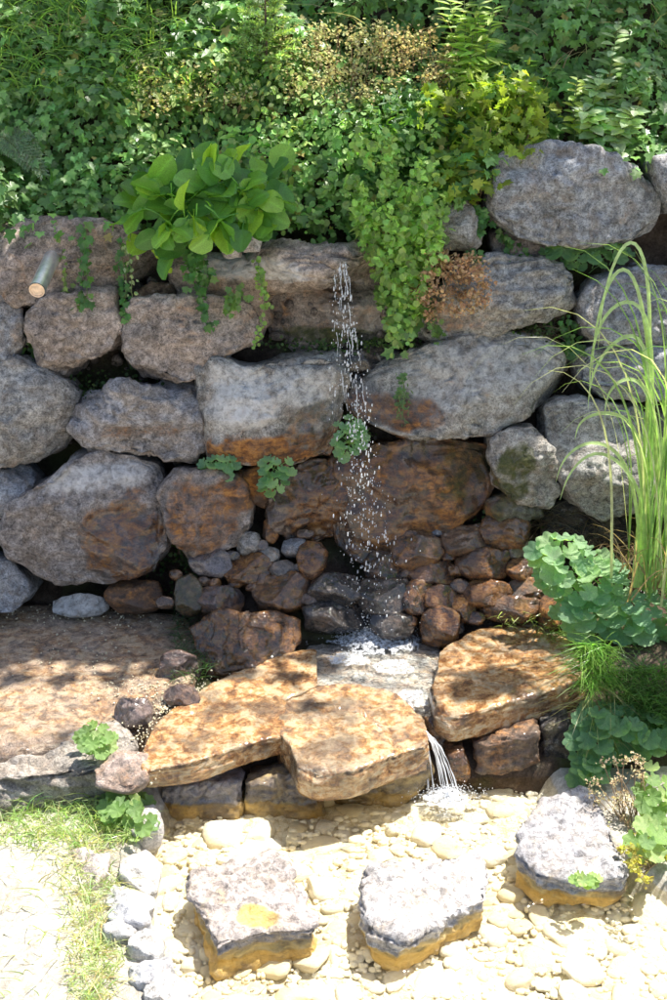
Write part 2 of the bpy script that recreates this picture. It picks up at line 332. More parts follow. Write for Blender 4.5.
GREY = (.35, .335, .31); BLUE = (.31, .32, .34); PINK = (.37, .305, .265); BRN = (.17, .10, .06); DARK = (.028, .025, .027)
wall_e = empty('boulder_wall', 'dry stone retaining wall of huge grey and rust stained boulders behind the cascade', 'wall', (0, 5.9, .3))
wall_loc = np.array([0, 5.9, .3])
def boulder(o, off=0.0, **kw):
    ob = rock('boulder', o, WALL.off(off), parent=wall_e, **{'p': 9, 'facets': 4, 'cuts': 7, 'hard': 1, **kw}); ob.location = tuple(np.array(ob.location) - wall_loc); return ob
BL = [
 ([(-40, 240), (-20, 262), (8, 280), (22, 302), (60, 302), (92, 293), (120, 281), (172, 275), (185, 250), (120, 228), (40, 222), (-30, 222)], .0, dict(tint=PINK, st=(.12, 0, 0, 0))),
 ([(-45, 282), (5, 287), (22, 310), (26, 340), (12, 358), (-45, 360)], .0, dict(tint=BLUE)),
 ([(36, 314), (48, 301), (90, 296), (113, 296), (123, 328), (109, 348), (86, 358), (60, 377), (43, 363), (34, 340)], .02, dict(tint=PINK)),
 ([(122, 318), (138, 303), (172, 298), (205, 300), (245, 305), (260, 322), (250, 342), (226, 353), (206, 374), (180, 379), (145, 371), (130, 350)], .04, dict(tint=PINK)),
 ([(175, 262), (238, 256), (264, 285), (266, 322), (235, 345), (205, 345), (180, 320)], -.1, dict(tint=(.33, .25, .19), st=(.15, 0, 0, 0))),
 ([(137, 292), (150, 283), (174, 286), (177, 306), (150, 311), (138, 304)], .03, dict(tint=BRN, sub=4, Tf=.06)),
 ([(90, 297), (115, 283), (139, 284), (137, 300), (112, 310)], -.03, dict(tint=DARK, sub=4, Tf=.06)),
 ([(268, 284), (300, 276), (360, 272), (404, 285), (404, 332), (380, 347), (340, 352), (298, 350), (274, 332)], -.12, dict(tint=(.32, .26, .21), Tf=.1, p=5, st=(.1, .1, 0, .0))),
 ([(203, 372), (215, 361), (255, 371), (298, 357), (335, 356), (344, 385), (338, 420), (328, 452), (290, 461), (240, 460), (215, 453), (205, 415)], .08, dict(tint=GREY, label='broad pale boulder with a rust stained foot', Tf=.18)),
 ([(346, 382), (352, 362), (400, 359), (450, 342), (500, 334), (545, 344), (572, 368), (566, 393), (530, 410), (490, 428), (440, 433), (400, 427), (362, 414)], .06, dict(tint=GREY, Tf=.18)),
 ([(432, 302), (455, 272), (490, 260), (540, 262), (566, 275), (571, 298), (556, 316), (500, 329), (450, 337), (420, 332)], .03, dict(tint=GREY, Tf=.16, strata=1.0)),
 ([(488, 175), (503, 155), (535, 147), (575, 149), (612, 160), (637, 180), (656, 200), (650, 228), (600, 241), (550, 243), (520, 235), (494, 212)], .06, dict(tint=BLUE, Tf=.2)),
 ([(650, 163), (700, 150), (720, 205), (668, 210), (655, 190)], .02, dict(tint=BLUE)),
 ([(434, 208), (465, 202), (478, 225), (474, 247), (438, 247)], -.05, dict(tint=GREY, sub=4)),
 ([(492, 232), (560, 243), (568, 256), (520, 264), (496, 252)], -.06, dict(tint=(.2, .17, .16), sub=4, Tf=.08)),
 ([(583, 300), (596, 280), (640, 270), (700, 272), (700, 345), (650, 342), (600, 345), (585, 330)], -.02, dict(tint=BLUE)),
 ([(576, 352), (610, 345), (660, 345), (705, 350), (705, 392), (640, 396), (600, 393), (580, 380)], -.04, dict(tint=BLUE)),
 ([(548, 412), (565, 405), (600, 407), (640, 409), (655, 450), (642, 502), (600, 513), (572, 496), (555, 465), (547, 435)], .05, dict(tint=GREY)),
 ([(491, 440), (505, 429), (530, 428), (546, 450), (556, 486), (545, 502), (515, 497), (494, 480)], .06, dict(tint=GREY)),
 ([(660, 415), (720, 410), (720, 520), (665, 510)], .0, dict(tint=GREY)),
 ([(268, 505), (285, 478), (310, 459), (345, 462), (352, 530), (318, 540), (297, 538), (274, 525)], .03, dict(tint=(.2, .13, .09), Tf=.12, st=(.3, 1, 0, 0), label='dark wet rust brown boulder beside the falling water')),
 ([(335, 462), (380, 444), (440, 439), (486, 449), (492, 480), (480, 510), (450, 531), (410, 546), (368, 562), (338, 540)], .05, dict(tint=(.25, .18, .12), Tf=.15, st=(.55, .45, .15, 0), label='big wet orange brown boulder under the falling water')),
 ([(71, 400), (85, 391), (120, 390), (160, 392), (195, 395), (200, 414), (197, 440), (185, 454), (130, 451), (95, 443), (77, 428)], .07, dict(tint=(.36, .34, .34), strata=1.6)),
 ([(-60, 365), (30, 358), (60, 376), (75, 395), (71, 430), (55, 446), (30, 461), (-60, 470)], .02, dict(tint=GREY)),
 ([(-50, 470), (20, 465), (37, 478), (26, 496), (8, 510), (-50, 514)], .0, dict(tint=BLUE, sub=4)),
 ([(4, 530), (20, 500), (55, 479), (75, 461), (110, 454), (155, 467), (166, 500), (164, 545), (150, 566), (110, 579), (60, 577), (20, 556)], .1, dict(tint=(.34, .31, .30), Tf=.22, label='large pale boulder with a round rust brown stain')),
 ([(163, 490), (180, 471), (215, 471), (240, 479), (252, 505), (238, 536), (205, 557), (190, 555), (176, 525)], .05, dict(tint=(.3, .26, .24), st=(.1, .3, .15, 0), label='mottled rust and grey boulder')),
 ([(235, 472), (262, 465), (275, 480), (270, 506), (250, 502), (240, 488)], .02, dict(tint=BRN, sub=4, Tf=.1, st=(.5, .3, 0, 0))),
 ([(-50, 553), (8, 560), (30, 590), (20, 606), (-50, 608)], .06, dict(tint=BLUE, sub=4)),
 ([(486, 500), (510, 494), (536, 496), (540, 515), (515, 523), (490, 517)], .08, dict(tint=(.22, .2, .17), sub=4, Tf=.1, st=(0, .3, .5, 0))),
 ([(538, 508), (570, 500), (620, 515), (640, 540), (580, 545), (545, 540)], -.04, dict(tint=DARK, sub=4, Tf=.1)),
 ([(345, 352), (395, 345), (405, 362), (360, 375), (346, 372)], -.05, dict(tint=DARK, sub=4, Tf=.08)),
]
for i, (o, off, kw) in enumerate(BL): boulder(o, off, seed=i, **kw)
# overhanging lip the water runs over
rock('lip_slab', [(226, 260), (245, 250), (280, 247), (330, 256), (392, 256), (396, 274), (330, 284), (300, 285), (238, 288)], WALL.off(.14), Tf=.12, Tb=.3, p=5, seed=60,
     tint=(.38, .31, .26), strata=1.2, label='pale overhanging ledge stone that the falling water runs over', cat='ledge stone')
rock('stone', [(238, 240), (250, 236), (261, 240), (259, 251), (244, 252)], WALL.off(.2), Tf=.05, Tb=.05, p=2.4, sub=4, seed=61, tint=(.5, .46, .44), label='small round pale stone on the ledge below the broad leaves', cat='stone')
rock('stone', [(222, 238), (234, 232), (243, 238), (240, 256), (226, 257)], WALL.off(.14), Tf=.05, Tb=.05, p=2.4, sub=4, seed=62, tint=(.42, .38, .37), label='grey stone tucked left of the round pale stone on the ledge', cat='stone')

# ------------------------------------------------------------------ cascade stones
def ell(cx, cy, w, h, seed, n=11):
    r = np.random.default_rng(seed); a = np.linspace(0, 2 * pi, n, endpoint=False) + r.uniform(0, 1)
    k = (abs(np.cos(a)) ** 2.8 + abs(np.sin(a)) ** 2.8) ** (-1 / 2.8) * r.uniform(.88, 1.08, n)
    return [(cx + w / 2 * k[i] * cos(a[i]), cy - h / 2 * k[i] * sin(a[i])) for i in range(n)]
CS = [ # cx, cy, w, h, tint, (rust, wet, moss, pale), label
 (135, 597, 54, 30, BRN, (.5, .3, .1, 0), 'dull brown stone lying in shade under the big round-stained boulder'),
 (78, 605, 52, 20, GREY, (0, .2, .1, .5), 'flat whitish stone in shade at the back of the broad wet slab'),
 (211, 564, 38, 24, (.25, .22, .24), (.1, .6, .1, 0), 'purple grey wet stone just under the mottled boulder'),
 (249, 570, 46, 28, BRN, (.75, .7, 0, 0), 'orange wet stone between the purple grey stone and the falling water'),
 (283, 570, 24, 15, (.2, .18, .17), (.2, .5, 0, 0), 'small grey brown stone right of the orange wet stone'),
 (249, 544, 20, 18, GREY, (.1, .4, .1, 0), 'little grey stone wedged below the small brown boulder'),
 (271, 531, 13, 20, BRN, (.8, .4, 0, 0), 'tiny upright orange stone in the dark gap'),
 (295, 548, 24, 15, (.3, .32, .36), (.05, .5, 0, 0), 'small bluish stone above the upright orange one'),
 (312, 561, 27, 34, BRN, (.8, .7, 0, 0), 'upright orange brown stone closest to the falling water on its shady side'),
 (268, 555, 20, 13, GREY, (.1, .4, .1, .1), 'small pale fleck of a stone over the orange wet stone'),
 (190, 596, 26, 36, BRN, (.35, .6, .6, 0), 'mossy green brown stone left of the shiny domed one'),
 (220, 600, 44, 27, (.2, .15, .15), (.5, 1, .1, 0), 'shiny wet domed stone with a violet sheen'),
 (282, 593, 55, 35, BRN, (.6, .9, .25, 0), 'oval wet stone striped brown and olive'),
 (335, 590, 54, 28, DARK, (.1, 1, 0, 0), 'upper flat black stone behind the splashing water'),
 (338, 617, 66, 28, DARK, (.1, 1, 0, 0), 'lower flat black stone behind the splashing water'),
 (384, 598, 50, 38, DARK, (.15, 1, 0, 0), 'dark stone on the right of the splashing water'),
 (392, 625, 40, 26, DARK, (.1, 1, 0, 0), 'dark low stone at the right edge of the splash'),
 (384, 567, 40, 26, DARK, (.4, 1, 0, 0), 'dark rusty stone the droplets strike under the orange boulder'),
 (416, 552, 49, 34, BRN, (.65, .9, 0, 0), 'glistening brown stone directly below the orange brown boulder'),
 (465, 543, 44, 28, BRN, (.4, .5, .3, 0), 'dull olive brown stone between the glistening stone and the sunlit knob'),
 (437, 528, 22, 15, (.25, .25, .27), (.05, .4, 0, 0), 'small grey pebble tucked under the big orange boulder'),
 (504, 532, 47, 37, BRN, (.6, .6, .1, 0), 'knobbly brown stone with a sunlit patch at the top of the pile'),
 (519, 550, 32, 16, (.26, .22, .2), (.2, .4, 0, 0), 'greyish flat stone under the knobbly sunlit one'),
 (523, 569, 30, 21, BRN, (.7, .5, 0, 0), 'round rust stone next to the soft green lobed leaves'),
 (482, 565, 50, 27, BRN, (.9, .55, 0, 0), 'blocky rust red stone in the middle of the right hand pile'),
 (434, 573, 48, 23, BRN, (.9, .7, 0, 0), 'long flat rust stone under the glistening brown stone'),
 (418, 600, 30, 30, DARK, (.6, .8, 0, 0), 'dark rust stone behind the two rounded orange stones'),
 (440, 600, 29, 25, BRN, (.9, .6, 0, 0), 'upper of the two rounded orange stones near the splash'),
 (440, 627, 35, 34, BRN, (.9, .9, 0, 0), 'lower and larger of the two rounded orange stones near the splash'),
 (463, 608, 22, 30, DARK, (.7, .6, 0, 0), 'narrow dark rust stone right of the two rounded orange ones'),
 (487, 595, 50, 26, BRN, (.95, .6, 0, .1), 'gold brown sloping stone above the square sunlit slab'),
 (525, 590, 40, 18, BRN, (.6, .4, 0, .2), 'pale brown flat stone by the lobed leaves on the right pile'),
 (512, 610, 56, 22, BRN, (.7, .5, 0, 0), 'low brown stone right behind the square sunlit slab'),
 (553, 611, 24, 36, BRN, (.7, .2, 0, 0), 'upright rust stone at the corner of the lobed leaf clump'),
]
for i, (cx, cy, w, h, tc_, st, lab) in enumerate(CS):
    T = .0021 * min(w, h) * 1.6
    pl = CASC if cx > 165 else Plane(5.85, .28, .6)
    rock('cascade_stone', ell(cx, cy, w + 3, h + 3, 50 + i), pl.off(.02), Tf=T, Tb=T * 1.3, p=3.4, sub=4, seed=200 + i, tint=tc_, st=st, useblobs=False, cuts=5, facets=2, amp=.65, rough_=.4,
         label=lab, cat='stone', group='stones piled in the cascade')
chips = [(232, 556), (258, 546), (305, 534), (236, 583), (252, 588), (214, 583), (176, 575), (262, 580), (300, 568), (296, 578), (318, 582), (402, 572), (398, 585), (448, 556), (455, 570), (488, 550), (500, 556), (460, 586), (428, 588), (455, 626), (475, 618), (540, 592), (532, 602), (480, 528), (445, 545), (398, 608), (406, 622), (165, 602), (205, 582), (310, 600)]
SHORT = ['dull brown shaded stone', 'flat whitish stone', 'purple grey stone', 'orange wet stone', 'grey brown stone', 'little grey stone', 'tiny upright orange stone', 'bluish stone', 'upright orange brown stone', 'pale fleck stone', 'mossy stone', 'violet domed stone', 'striped oval stone', 'upper black stone', 'lower black stone', 'dark stone right of the splash', 'low dark stone by the splash', 'dark rusty struck stone', 'glistening brown stone', 'olive brown stone', 'small grey pebble', 'knobbly sunlit stone', 'greyish flat stone', 'round rust stone by the leaves', 'blocky rust red stone', 'long flat rust stone', 'dark rust stone behind the rounded pair', 'upper rounded orange stone', 'lower rounded orange stone', 'narrow dark rust stone', 'gold brown sloping stone', 'pale brown flat stone', 'low brown stone behind the square slab', 'upright rust stone by the leaves']
used = set()
def chip_label(x, y):
    near = sorted(range(len(CS)), key=lambda q: math.hypot(CS[q][0] - x, CS[q][1] - y))
    for q in near:
        dx, dy = x - CS[q][0], y - CS[q][1]; w_ = ('just right of' if dx > 0 else 'just left of') if abs(dx) > abs(dy) else ('just below' if dy > 0 else 'just above'); l = 'small wet brown chip %s the %s' % (w_, SHORT[q])
        if l not in used: used.add(l); return l
for i, (x, y) in enumerate(chips):
    w = random.uniform(12, 22); rock('wedge_stone', ell(x, y, w, w * random.uniform(.55, .8), 900 + i), CASC.off(.035), Tf=.03, Tb=.04, p=3.4, sub=3, seed=700 + i, tint=random.choice([BRN, BRN, (.2, .17, .16)]), st=(random.uniform(.2, .9), .7, .1, 0), useblobs=False, cuts=5, facets=2, rough_=.5,
        label=chip_label(x, y), cat='stone', group='wedge stones in the cascade')
rock('rust_boulder', [(188, 627), (215, 611), (258, 613), (302, 613), (298, 640), (272, 664), (217, 678), (204, 660)], Plane(5.35, .25, .6), Tf=.09, Tb=.2, p=6, seed=300, amp=.8, tint=(.22, .13, .08),
     st=(.65, .8, .3, 0), useblobs=False, label='big wedge shaped wet rust boulder left of the basin', cat='boulder')
for i, (cx, cy, w, h, lab, st, tc_) in enumerate([(180, 668, 40, 32, 'rounded wet brown stone lying on the shaded slab edge', (.35, .8, .1, 0), (.22, .15, .13)), (181, 697, 36, 24, 'small shiny brown stone just in front of the rounded one', (.35, .9, 0, 0), (.22, .15, .13)),
        (133, 713, 38, 29, 'brown stone with a sunlit top by the little herb', (.25, .6, 0, .1), (.3, .2, .17))]):
    rock('stone', ell(cx, cy, w, h, 80 + i), Plane(onz := horiz(.27).at(cx, cy)[1], .27, .5), Tf=.05, Tb=.07, p=2.5, sub=4, seed=310 + i, tint=tc_, st=st, useblobs=False, cuts=5, label=lab, cat='stone')

# ------------------------------------------------------------------ slabs
for a in [(60, 650, 150, 60, 0, .3), (100, 690, 120, 50, 1, .5)]: stain(horiz(.22), *a)
base = dict(useblobs=False, cuts=0, lo=.9)
rock('broad_slab', [(-160, 606), (60, 610), (120, 615), (186, 622), (206, 662), (180, 700), (150, 724), (118, 744), (60, 752), (0, 757), (-160, 762)], horiz(.20), Tf=.035, Tb=.32, p=14, sub=6, seed=400, amp=0.4,
     mat=M_GOLD, tint=(.48, .36, .26), st=(.42, .6, .02, .12), useblobs=False, cuts=3, lo=.93, strata=.3, label='broad flat brown slab, half in shade, along the foot of the wall', cat='slab')
rock('grey_kerb_stone', [(-160, 756), (0, 750), (60, 744), (110, 736), (124, 748), (112, 768), (60, 778), (0, 784), (-160, 790)], horiz(.185), Tf=.03, Tb=.26, p=6, sub=6, seed=401, tint=(.31, .27, .23), st=(.05, .0, .15, .1), useblobs=False, cuts=4, lo=.88, amp=1.1, strata=1.2,
     label='long rough grey edge stone under the broad slab behind the grass', cat='edge stone')
rock('corner_stone', [(98, 748), (122, 738), (148, 748), (143, 770), (128, 778), (96, 772)], horiz(.26), Tf=.02, Tb=.1, p=4, sub=4, seed=402, tint=(.4, .3, .25), st=(.25, 0, 0, .1), useblobs=False, label='pinkish corner stone between the herb and the golden slab', cat='stone')
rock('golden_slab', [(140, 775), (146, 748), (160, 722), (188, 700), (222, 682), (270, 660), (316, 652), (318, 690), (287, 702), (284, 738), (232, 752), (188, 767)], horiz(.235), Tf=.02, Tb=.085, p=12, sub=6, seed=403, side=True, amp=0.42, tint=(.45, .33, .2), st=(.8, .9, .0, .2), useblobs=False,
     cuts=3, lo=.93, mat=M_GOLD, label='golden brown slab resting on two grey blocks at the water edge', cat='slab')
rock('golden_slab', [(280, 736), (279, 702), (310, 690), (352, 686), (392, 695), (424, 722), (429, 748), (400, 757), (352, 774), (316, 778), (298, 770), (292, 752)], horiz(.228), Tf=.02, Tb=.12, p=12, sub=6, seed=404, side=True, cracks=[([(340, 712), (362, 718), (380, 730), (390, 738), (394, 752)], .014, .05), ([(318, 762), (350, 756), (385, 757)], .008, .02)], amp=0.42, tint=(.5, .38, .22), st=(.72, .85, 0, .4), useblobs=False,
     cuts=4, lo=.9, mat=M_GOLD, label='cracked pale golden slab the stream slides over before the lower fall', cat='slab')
rock('basin_slab', [(296, 694), (302, 655), (318, 628), (345, 612), (400, 615), (436, 640), (446, 690), (430, 718), (395, 706), (355, 690), (310, 697)], horiz(.198), Tf=.022, Tb=.12, p=8, sub=6, seed=405, amp=0.5, tint=(.62, .57, .46), st=(.32, .12, .06, .75), useblobs=False,
     cuts=0, mat=M_GOLD, label='flat grey basin slab that catches the falling water', cat='slab')
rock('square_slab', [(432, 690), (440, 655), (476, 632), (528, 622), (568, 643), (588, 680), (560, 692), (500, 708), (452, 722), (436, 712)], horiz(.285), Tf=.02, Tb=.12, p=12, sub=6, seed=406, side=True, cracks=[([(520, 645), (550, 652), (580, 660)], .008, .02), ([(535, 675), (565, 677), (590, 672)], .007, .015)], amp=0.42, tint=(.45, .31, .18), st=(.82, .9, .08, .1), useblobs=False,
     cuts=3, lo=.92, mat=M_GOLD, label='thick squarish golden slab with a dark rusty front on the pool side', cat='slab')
def block(name, o, y, z, lab, tint, st, seed, mat=None, Tf=.05, Tb=.15, zr=None):
    return rock(name, o, Plane(y, z, .12), Tf=Tf, Tb=Tb, p=5, sub=5, seed=seed, tint=tint, st=st, useblobs=False, cuts=3, lo=.88, mat=mat, label=lab, cat='block', group='blocks under the slabs', rust_shade_z=zr)
block('block', [(162, 786), (190, 781), (244, 777), (243, 816), (200, 828), (163, 826)], 4.72, .07, 'squared grey violet block under the left half of the golden slab', (.3, .27, .28), (.1, .3, 0, .1), 410, M_STEP, zr=.0)
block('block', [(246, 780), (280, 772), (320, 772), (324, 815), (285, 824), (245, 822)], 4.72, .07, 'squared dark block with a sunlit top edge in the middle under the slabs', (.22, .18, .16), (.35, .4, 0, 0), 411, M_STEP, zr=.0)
block('block', [(280, 742), (313, 740), (314, 770), (300, 776), (280, 772)], 4.85, .15, 'small rust brown block filling the gap between the two golden slabs', BRN, (.8, .5, 0, 0), 412, Tf=.04)
block('block', [(322, 778), (370, 774), (428, 758), (434, 775), (400, 800), (325, 806)], 4.80, .06, 'low dark ledge block under the cracked pale slab', (.16, .11, .08), (.5, .8, 0, 0), 413, M_STEP, zr=.0)
block('block', [(474, 742), (500, 733), (538, 728), (541, 760), (500, 772), (476, 770)], 4.88, .1, 'dull brown block under the thick squarish slab', (.24, .17, .12), (.5, .3, .1, 0), 414, zr=None)
block('block', [(446, 748), (462, 745), (470, 770), (466, 779), (448, 777)], 4.85, .06, 'small upright rust block beside the lower fall', BRN, (.85, .6, 0, 0), 415, Tf=.06)
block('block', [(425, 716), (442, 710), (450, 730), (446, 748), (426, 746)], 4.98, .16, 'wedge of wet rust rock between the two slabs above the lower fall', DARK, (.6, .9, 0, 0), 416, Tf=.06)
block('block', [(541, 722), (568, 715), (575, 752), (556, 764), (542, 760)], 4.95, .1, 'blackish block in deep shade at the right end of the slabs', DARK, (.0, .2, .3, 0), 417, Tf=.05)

# ------------------------------------------------------------------ stepping stones and the pool's edging stones
SS = [([(192, 876), (225, 862), (275, 858), (291, 878), (318, 922), (314, 934), (262, 937), (214, 950), (203, 924), (190, 896)], 'square stepping stone with a dark front and an orange patch, leftmost in the pool', (.42, .36, .33)),
      ([(368, 872), (430, 862), (480, 855), (491, 878), (489, 902), (440, 924), (396, 947), (372, 935), (363, 902)], 'pale stepping stone with a wavy front, middle of the three in the pool', (.5, .47, .46)),
      ([(519, 826), (545, 803), (592, 788), (603, 812), (626, 868), (622, 882), (580, 886), (540, 880), (517, 860)], 'rough blue grey stepping stone with a little plant on it near the pool bank', (.41, .40, .42))]
for i, (o, lab, tn) in enumerate(SS):
    STAIN.clear()
    if i == 0: stain(horiz(.12), 258, 910, 24, 9, 0, 1.1)
    rock('stepping_stone', o, horiz(.07), Tf=.016, Tb=.14, grow=.97, p=12, sub=6, seed=500 + i, tint=tn, st=(.05, 0, 0, .12), cuts=4, lo=.93, mat=M_STEP, rust_shade_z=.026, amp=.9, strata=.8, label=lab, cat='stepping stone', group='stepping stones in the pool')
ED = [(86, 862, 46, 40, 'pinkish split stone lying in the grass away from the pool rim', (.5, .4, .37)), (144, 822, 34, 30, 'pale stone behind the yellow green weeds at the slab corner', (.45, .42, .4)), (140, 868, 38, 30, 'cream stone at the top of the row of rim stones', (.6, .57, .52)),
      (131, 897, 46, 32, 'largest white rim stone with grey streaks', (.5, .49, .48)), (130, 917, 40, 17, 'thin grey streaked rim stone below the largest white one', (.45, .46, .5)),
      (120, 930, 30, 20, 'white rim stone next to the tuft of grass', (.5, .48, .46)), (146, 944, 34, 22, 'white rounded rim stone in the middle of the row', (.6, .59, .57)),
      (152, 970, 42, 30, 'grey veined rim stone darker than its neighbours', (.40, .41, .45)), (168, 991, 44, 26, 'nearest white rim stone at the front of the row', (.62, .61, .6))]
for i, (cx, cy, w, h, lab, tn) in enumerate(ED):
    rock('edging_stone', ell(cx, cy, w, h, 120 + i), horiz(.07), Tf=.05, Tb=.12, p=2.8, sub=4, seed=520 + i, tint=tn, st=(0, 0, 0, .3), useblobs=False, cuts=5, mat=M_STEP, label=lab, cat='edging stone', group='pale stones along the pool rim')

# ------------------------------------------------------------------ terrain
def xl(y): # left and right pool rims
    return np.interp(y, [2.0, 3.55, 4.0, 4.3, 4.6, 5.0], [-.55, -.60, -.70, -.76, -.72, -.68])
def xr(y): return np.interp(y, [2.0, 3.6, 4.0, 4.3, 4.6, 5.0], [1.9, 1.62, 1.36, 1.10, .96, .95])
def axis(lo, hi, step, far, n=26):
    c = np.arange(lo, hi, step); g = np.geomspace(step, far, n).cumsum(); g = g[g < far]
    return np.concatenate([lo - g[::-1], c, hi + g])
gx = axis(-2.3, 2.3, .03, 60); gy = np.concatenate([-np.geomspace(.1, 60, 24)[::-1] + 2.0, np.arange(2.0, 5.0, .03)])
X, Y = np.meshgrid(gx, gy); Pg = np.stack([X.ravel(), Y.ravel(), np.zeros(X.size)], 1)
nz = fbm(Pg * 2.2, 3) * .02 + fbm(Pg * 11, 2) * .008
ins = sstep(0, .1, Pg[:, 0] - xl(Pg[:, 1]) + nz * 2) * sstep(0, .14, xr(Pg[:, 1]) - Pg[:, 0] + nz * 2) * sstep(1.8, 2.2, Pg[:, 1])
Pg[:, 2] = .045 + nz - ins * .16
def grid_faces(nr, nc):
    i = np.arange(nr * nc).reshape(nr, nc); return np.stack([i[:-1, :-1].ravel(), i[:-1, 1:].ravel(), i[1:, 1:].ravel(), i[1:, :-1].ravel()], 1)
link('ground', mk_mesh('ground', Pg, grid_faces(*X.shape), True, None, M_GRAVEL), kind='structure')
# silt sheet on the pool floor
bx = np.arange(-.9, 1.7, .03); by = np.arange(2.0, 5.05, .03); X, Y = np.meshgrid(bx, by); Pb = np.stack([X.ravel(), Y.ravel(), np.zeros(X.size)], 1)
Pb[:, 2] = -.07 + fbm(Pb * 5, 3) * .02
pool_bed = link('pool_bed', mk_mesh('pool_bed', Pb, grid_faces(*X.shape), True, None, M_BED), kind='structure')
# hillside: bed under the slabs, wall backing, bank, top
hx = axis(-2.6, 2.6, .03, 60)
def lerp(a, b, t): return a + (b - a) * t
cen = sstep(-.75, -.45, hx) * (1 - sstep(.95, 1.15, hx)); rgt = sstep(.95, 1.2, hx); zt = lerp(1.80, 2.12, sstep(.3, .75, hx)); ztw = 6.11 + .25 * (zt - .3)
cpts = [(np.full_like(hx, 4.78), lerp(-.35, -.30, rgt)), (4.86 + 0 * hx, lerp(.05, .05, rgt)), (5.05 + 0 * hx, lerp(.15, .28, rgt)), (5.6 + 0 * hx, lerp(lerp(.17, .19, cen), .36, rgt)),
        (6.02 + 0 * hx, lerp(lerp(.2, .60, cen), .42, rgt)), (6.10 + 0 * hx, lerp(lerp(.34, .74, cen), .52, rgt)), (ztw, zt), (ztw + .14, zt + .07), (7.45 + 0 * hx, 3.02 + (zt - 1.8) * .5),
        (9.5 + 0 * hx, 4.7 + 0 * hx), (13 + 0 * hx, 5.8 + 0 * hx), (22 + 0 * hx, 6.6 + 0 * hx), (80 + 0 * hx, 8 + 0 * hx)]
seg = [6, 8, 16, 14, 6, 44, 5, 34, 16, 8, 6, 6]; rows = []
for k, nseg in enumerate(seg):
    for j in range(nseg): rows.append((lerp(cpts[k][0], cpts[k + 1][0], j / nseg), lerp(cpts[k][1], cpts[k + 1][1], j / nseg)))
rows.append(cpts[-1]); Yh = np.array([r_[0] for r_ in rows]); Zh = np.array([r_[1] for r_ in rows]); Xh = np.tile(hx, (len(rows), 1))
Ph = np.stack([Xh.ravel(), Yh.ravel(), Zh.ravel()], 1); nn = fbm(Ph * 3, 4) * .06 + fbm(Ph * 14, 2) * .02; far = 1 - sstep(8, 12, Ph[:, 1])
Ph[:, 1] -= nn * far * sstep(5.6, 6.1, Ph[:, 1]); Ph[:, 2] += nn * .35
link('hillside', mk_mesh('hillside', Ph, grid_faces(*Xh.shape), True, None, M_SOIL), kind='structure')

# loose rubble and clods packed between the boulders
V0, F0 = ico(2); VV = []; FF = []; TT = []; SA = []; k = 0
for i in range(900):
    px_, py_ = random.uniform(-30, 700), random.uniform(270, 560); o = WALL.off(random.uniform(-.16, -.06)).at(px_, py_)
    if py_ < 330 and px_ > 430 and random.random() < .5: continue
    s = random.uniform(.008, .038) ; r3 = rng.uniform(.6, 1.2, 3); V = V0 * s * r3; V = V * (1 + .3 * noise(V / s * 1.3 + i))[:, None]
    VV.append(V + o); FF.append(F0 + k); k += len(V); c = rng.uniform(.5, 1.3); g = random.random()
    TT.append(np.tile([.12 * c + .1 * g * g, .095 * c + .09 * g * g, .08 * c + .08 * g * g, 1], (len(V), 1))); SA.append(np.tile([.1, .1, .2, 0], (len(V), 1)))
link('rubble', mk_mesh('rubble', np.concatenate(VV), np.concatenate(FF), True, {'tint': np.concatenate(TT), 'stain': np.concatenate(SA)}, M_ROCK), kind='stuff', label='loose soil clods and small stones packed between the boulders', cat='rubble')

# pool pebbles: 12 shapes shared by 290 stones
protos = []
for j in range(12):
    V0, F0 = ico(3); r3 = rng.uniform([.8, .7, .38], [1.25, 1.0, .62]); V = V0 * (np.maximum(abs(V0).max(1), .01) ** -.35)[:, None]
    for q in range(5):
        nn_ = rng.normal(size=3); nn_ /= np.linalg.norm(nn_); s = V @ nn_; d = s.max() * rng.uniform(.68, .92); V = V - nn_ * np.maximum(0, s - d)[:, None] * .9
    V = V * r3; V = V + vnormals(V, F0) * (fbm(V * 2.2 + j * 9, 3) * .07)[:, None]; protos.append(mk_mesh('pebble_shape', V, F0, True, None, M_PEB))
pts = []
def far_enough(x, y, s): return all((x - a) ** 2 + (y - b) ** 2 > ((s + c) * .80) ** 2 for a, b, c in pts)
steps = [tuple(horiz(.0).at(x, y)[:2]) + (.2,) for x, y in ((256, 910), (428, 905), (572, 845))]
for s_lo, s_hi, tries in ((.06, .09, 60), (.045, .06, 220), (.032, .045, 900), (.022, .032, 20000)):
    for _ in range(tries):
        if len(pts) >= 298: break
        y = random.uniform(3.3, 4.85); s = random.uniform(s_lo, s_hi); x = random.uniform(xl(y) + .04, xr(y) + .08)
        if any((x - a) ** 2 + (y - b) ** 2 < (c - .03) ** 2 for a, b, c in steps): continue
        if far_enough(x, y, s): pts.append((x, y, s))
for x, y, s in pts:
    o = link('stone', random.choice(protos), pool_bed); o.location = (x, y, -.073 + s * .06 + random.uniform(-.012, .008)); o.scale = (s, s, s * random.uniform(.5, .95)); o.rotation_euler = (random.uniform(-.25, .25), random.uniform(-.25, .25), random.uniform(0, 6.28))
# finer gravel between them
VV = []; FF = []; k = 0; V0, F0 = ico(1)
for i in range(6500):
    y = random.uniform(2.6, 4.95); x = random.uniform(xl(y) - .02, xr(y) + .08); s = random.uniform(.006, .022); V = V0 * s * rng.uniform([.6, .6, .35], [1.3, 1.1, .7], 3) + [x, y, -.069 + random.uniform(-.008, .010)]
    VV.append(V); FF.append(F0 + k); k += len(V)
link('gravel', mk_mesh('gravel', np.concatenate(VV), np.concatenate(FF), True, None, M_PEB), kind='stuff', label='fine cream and ochre gravel between the submerged stones', cat='gravel')

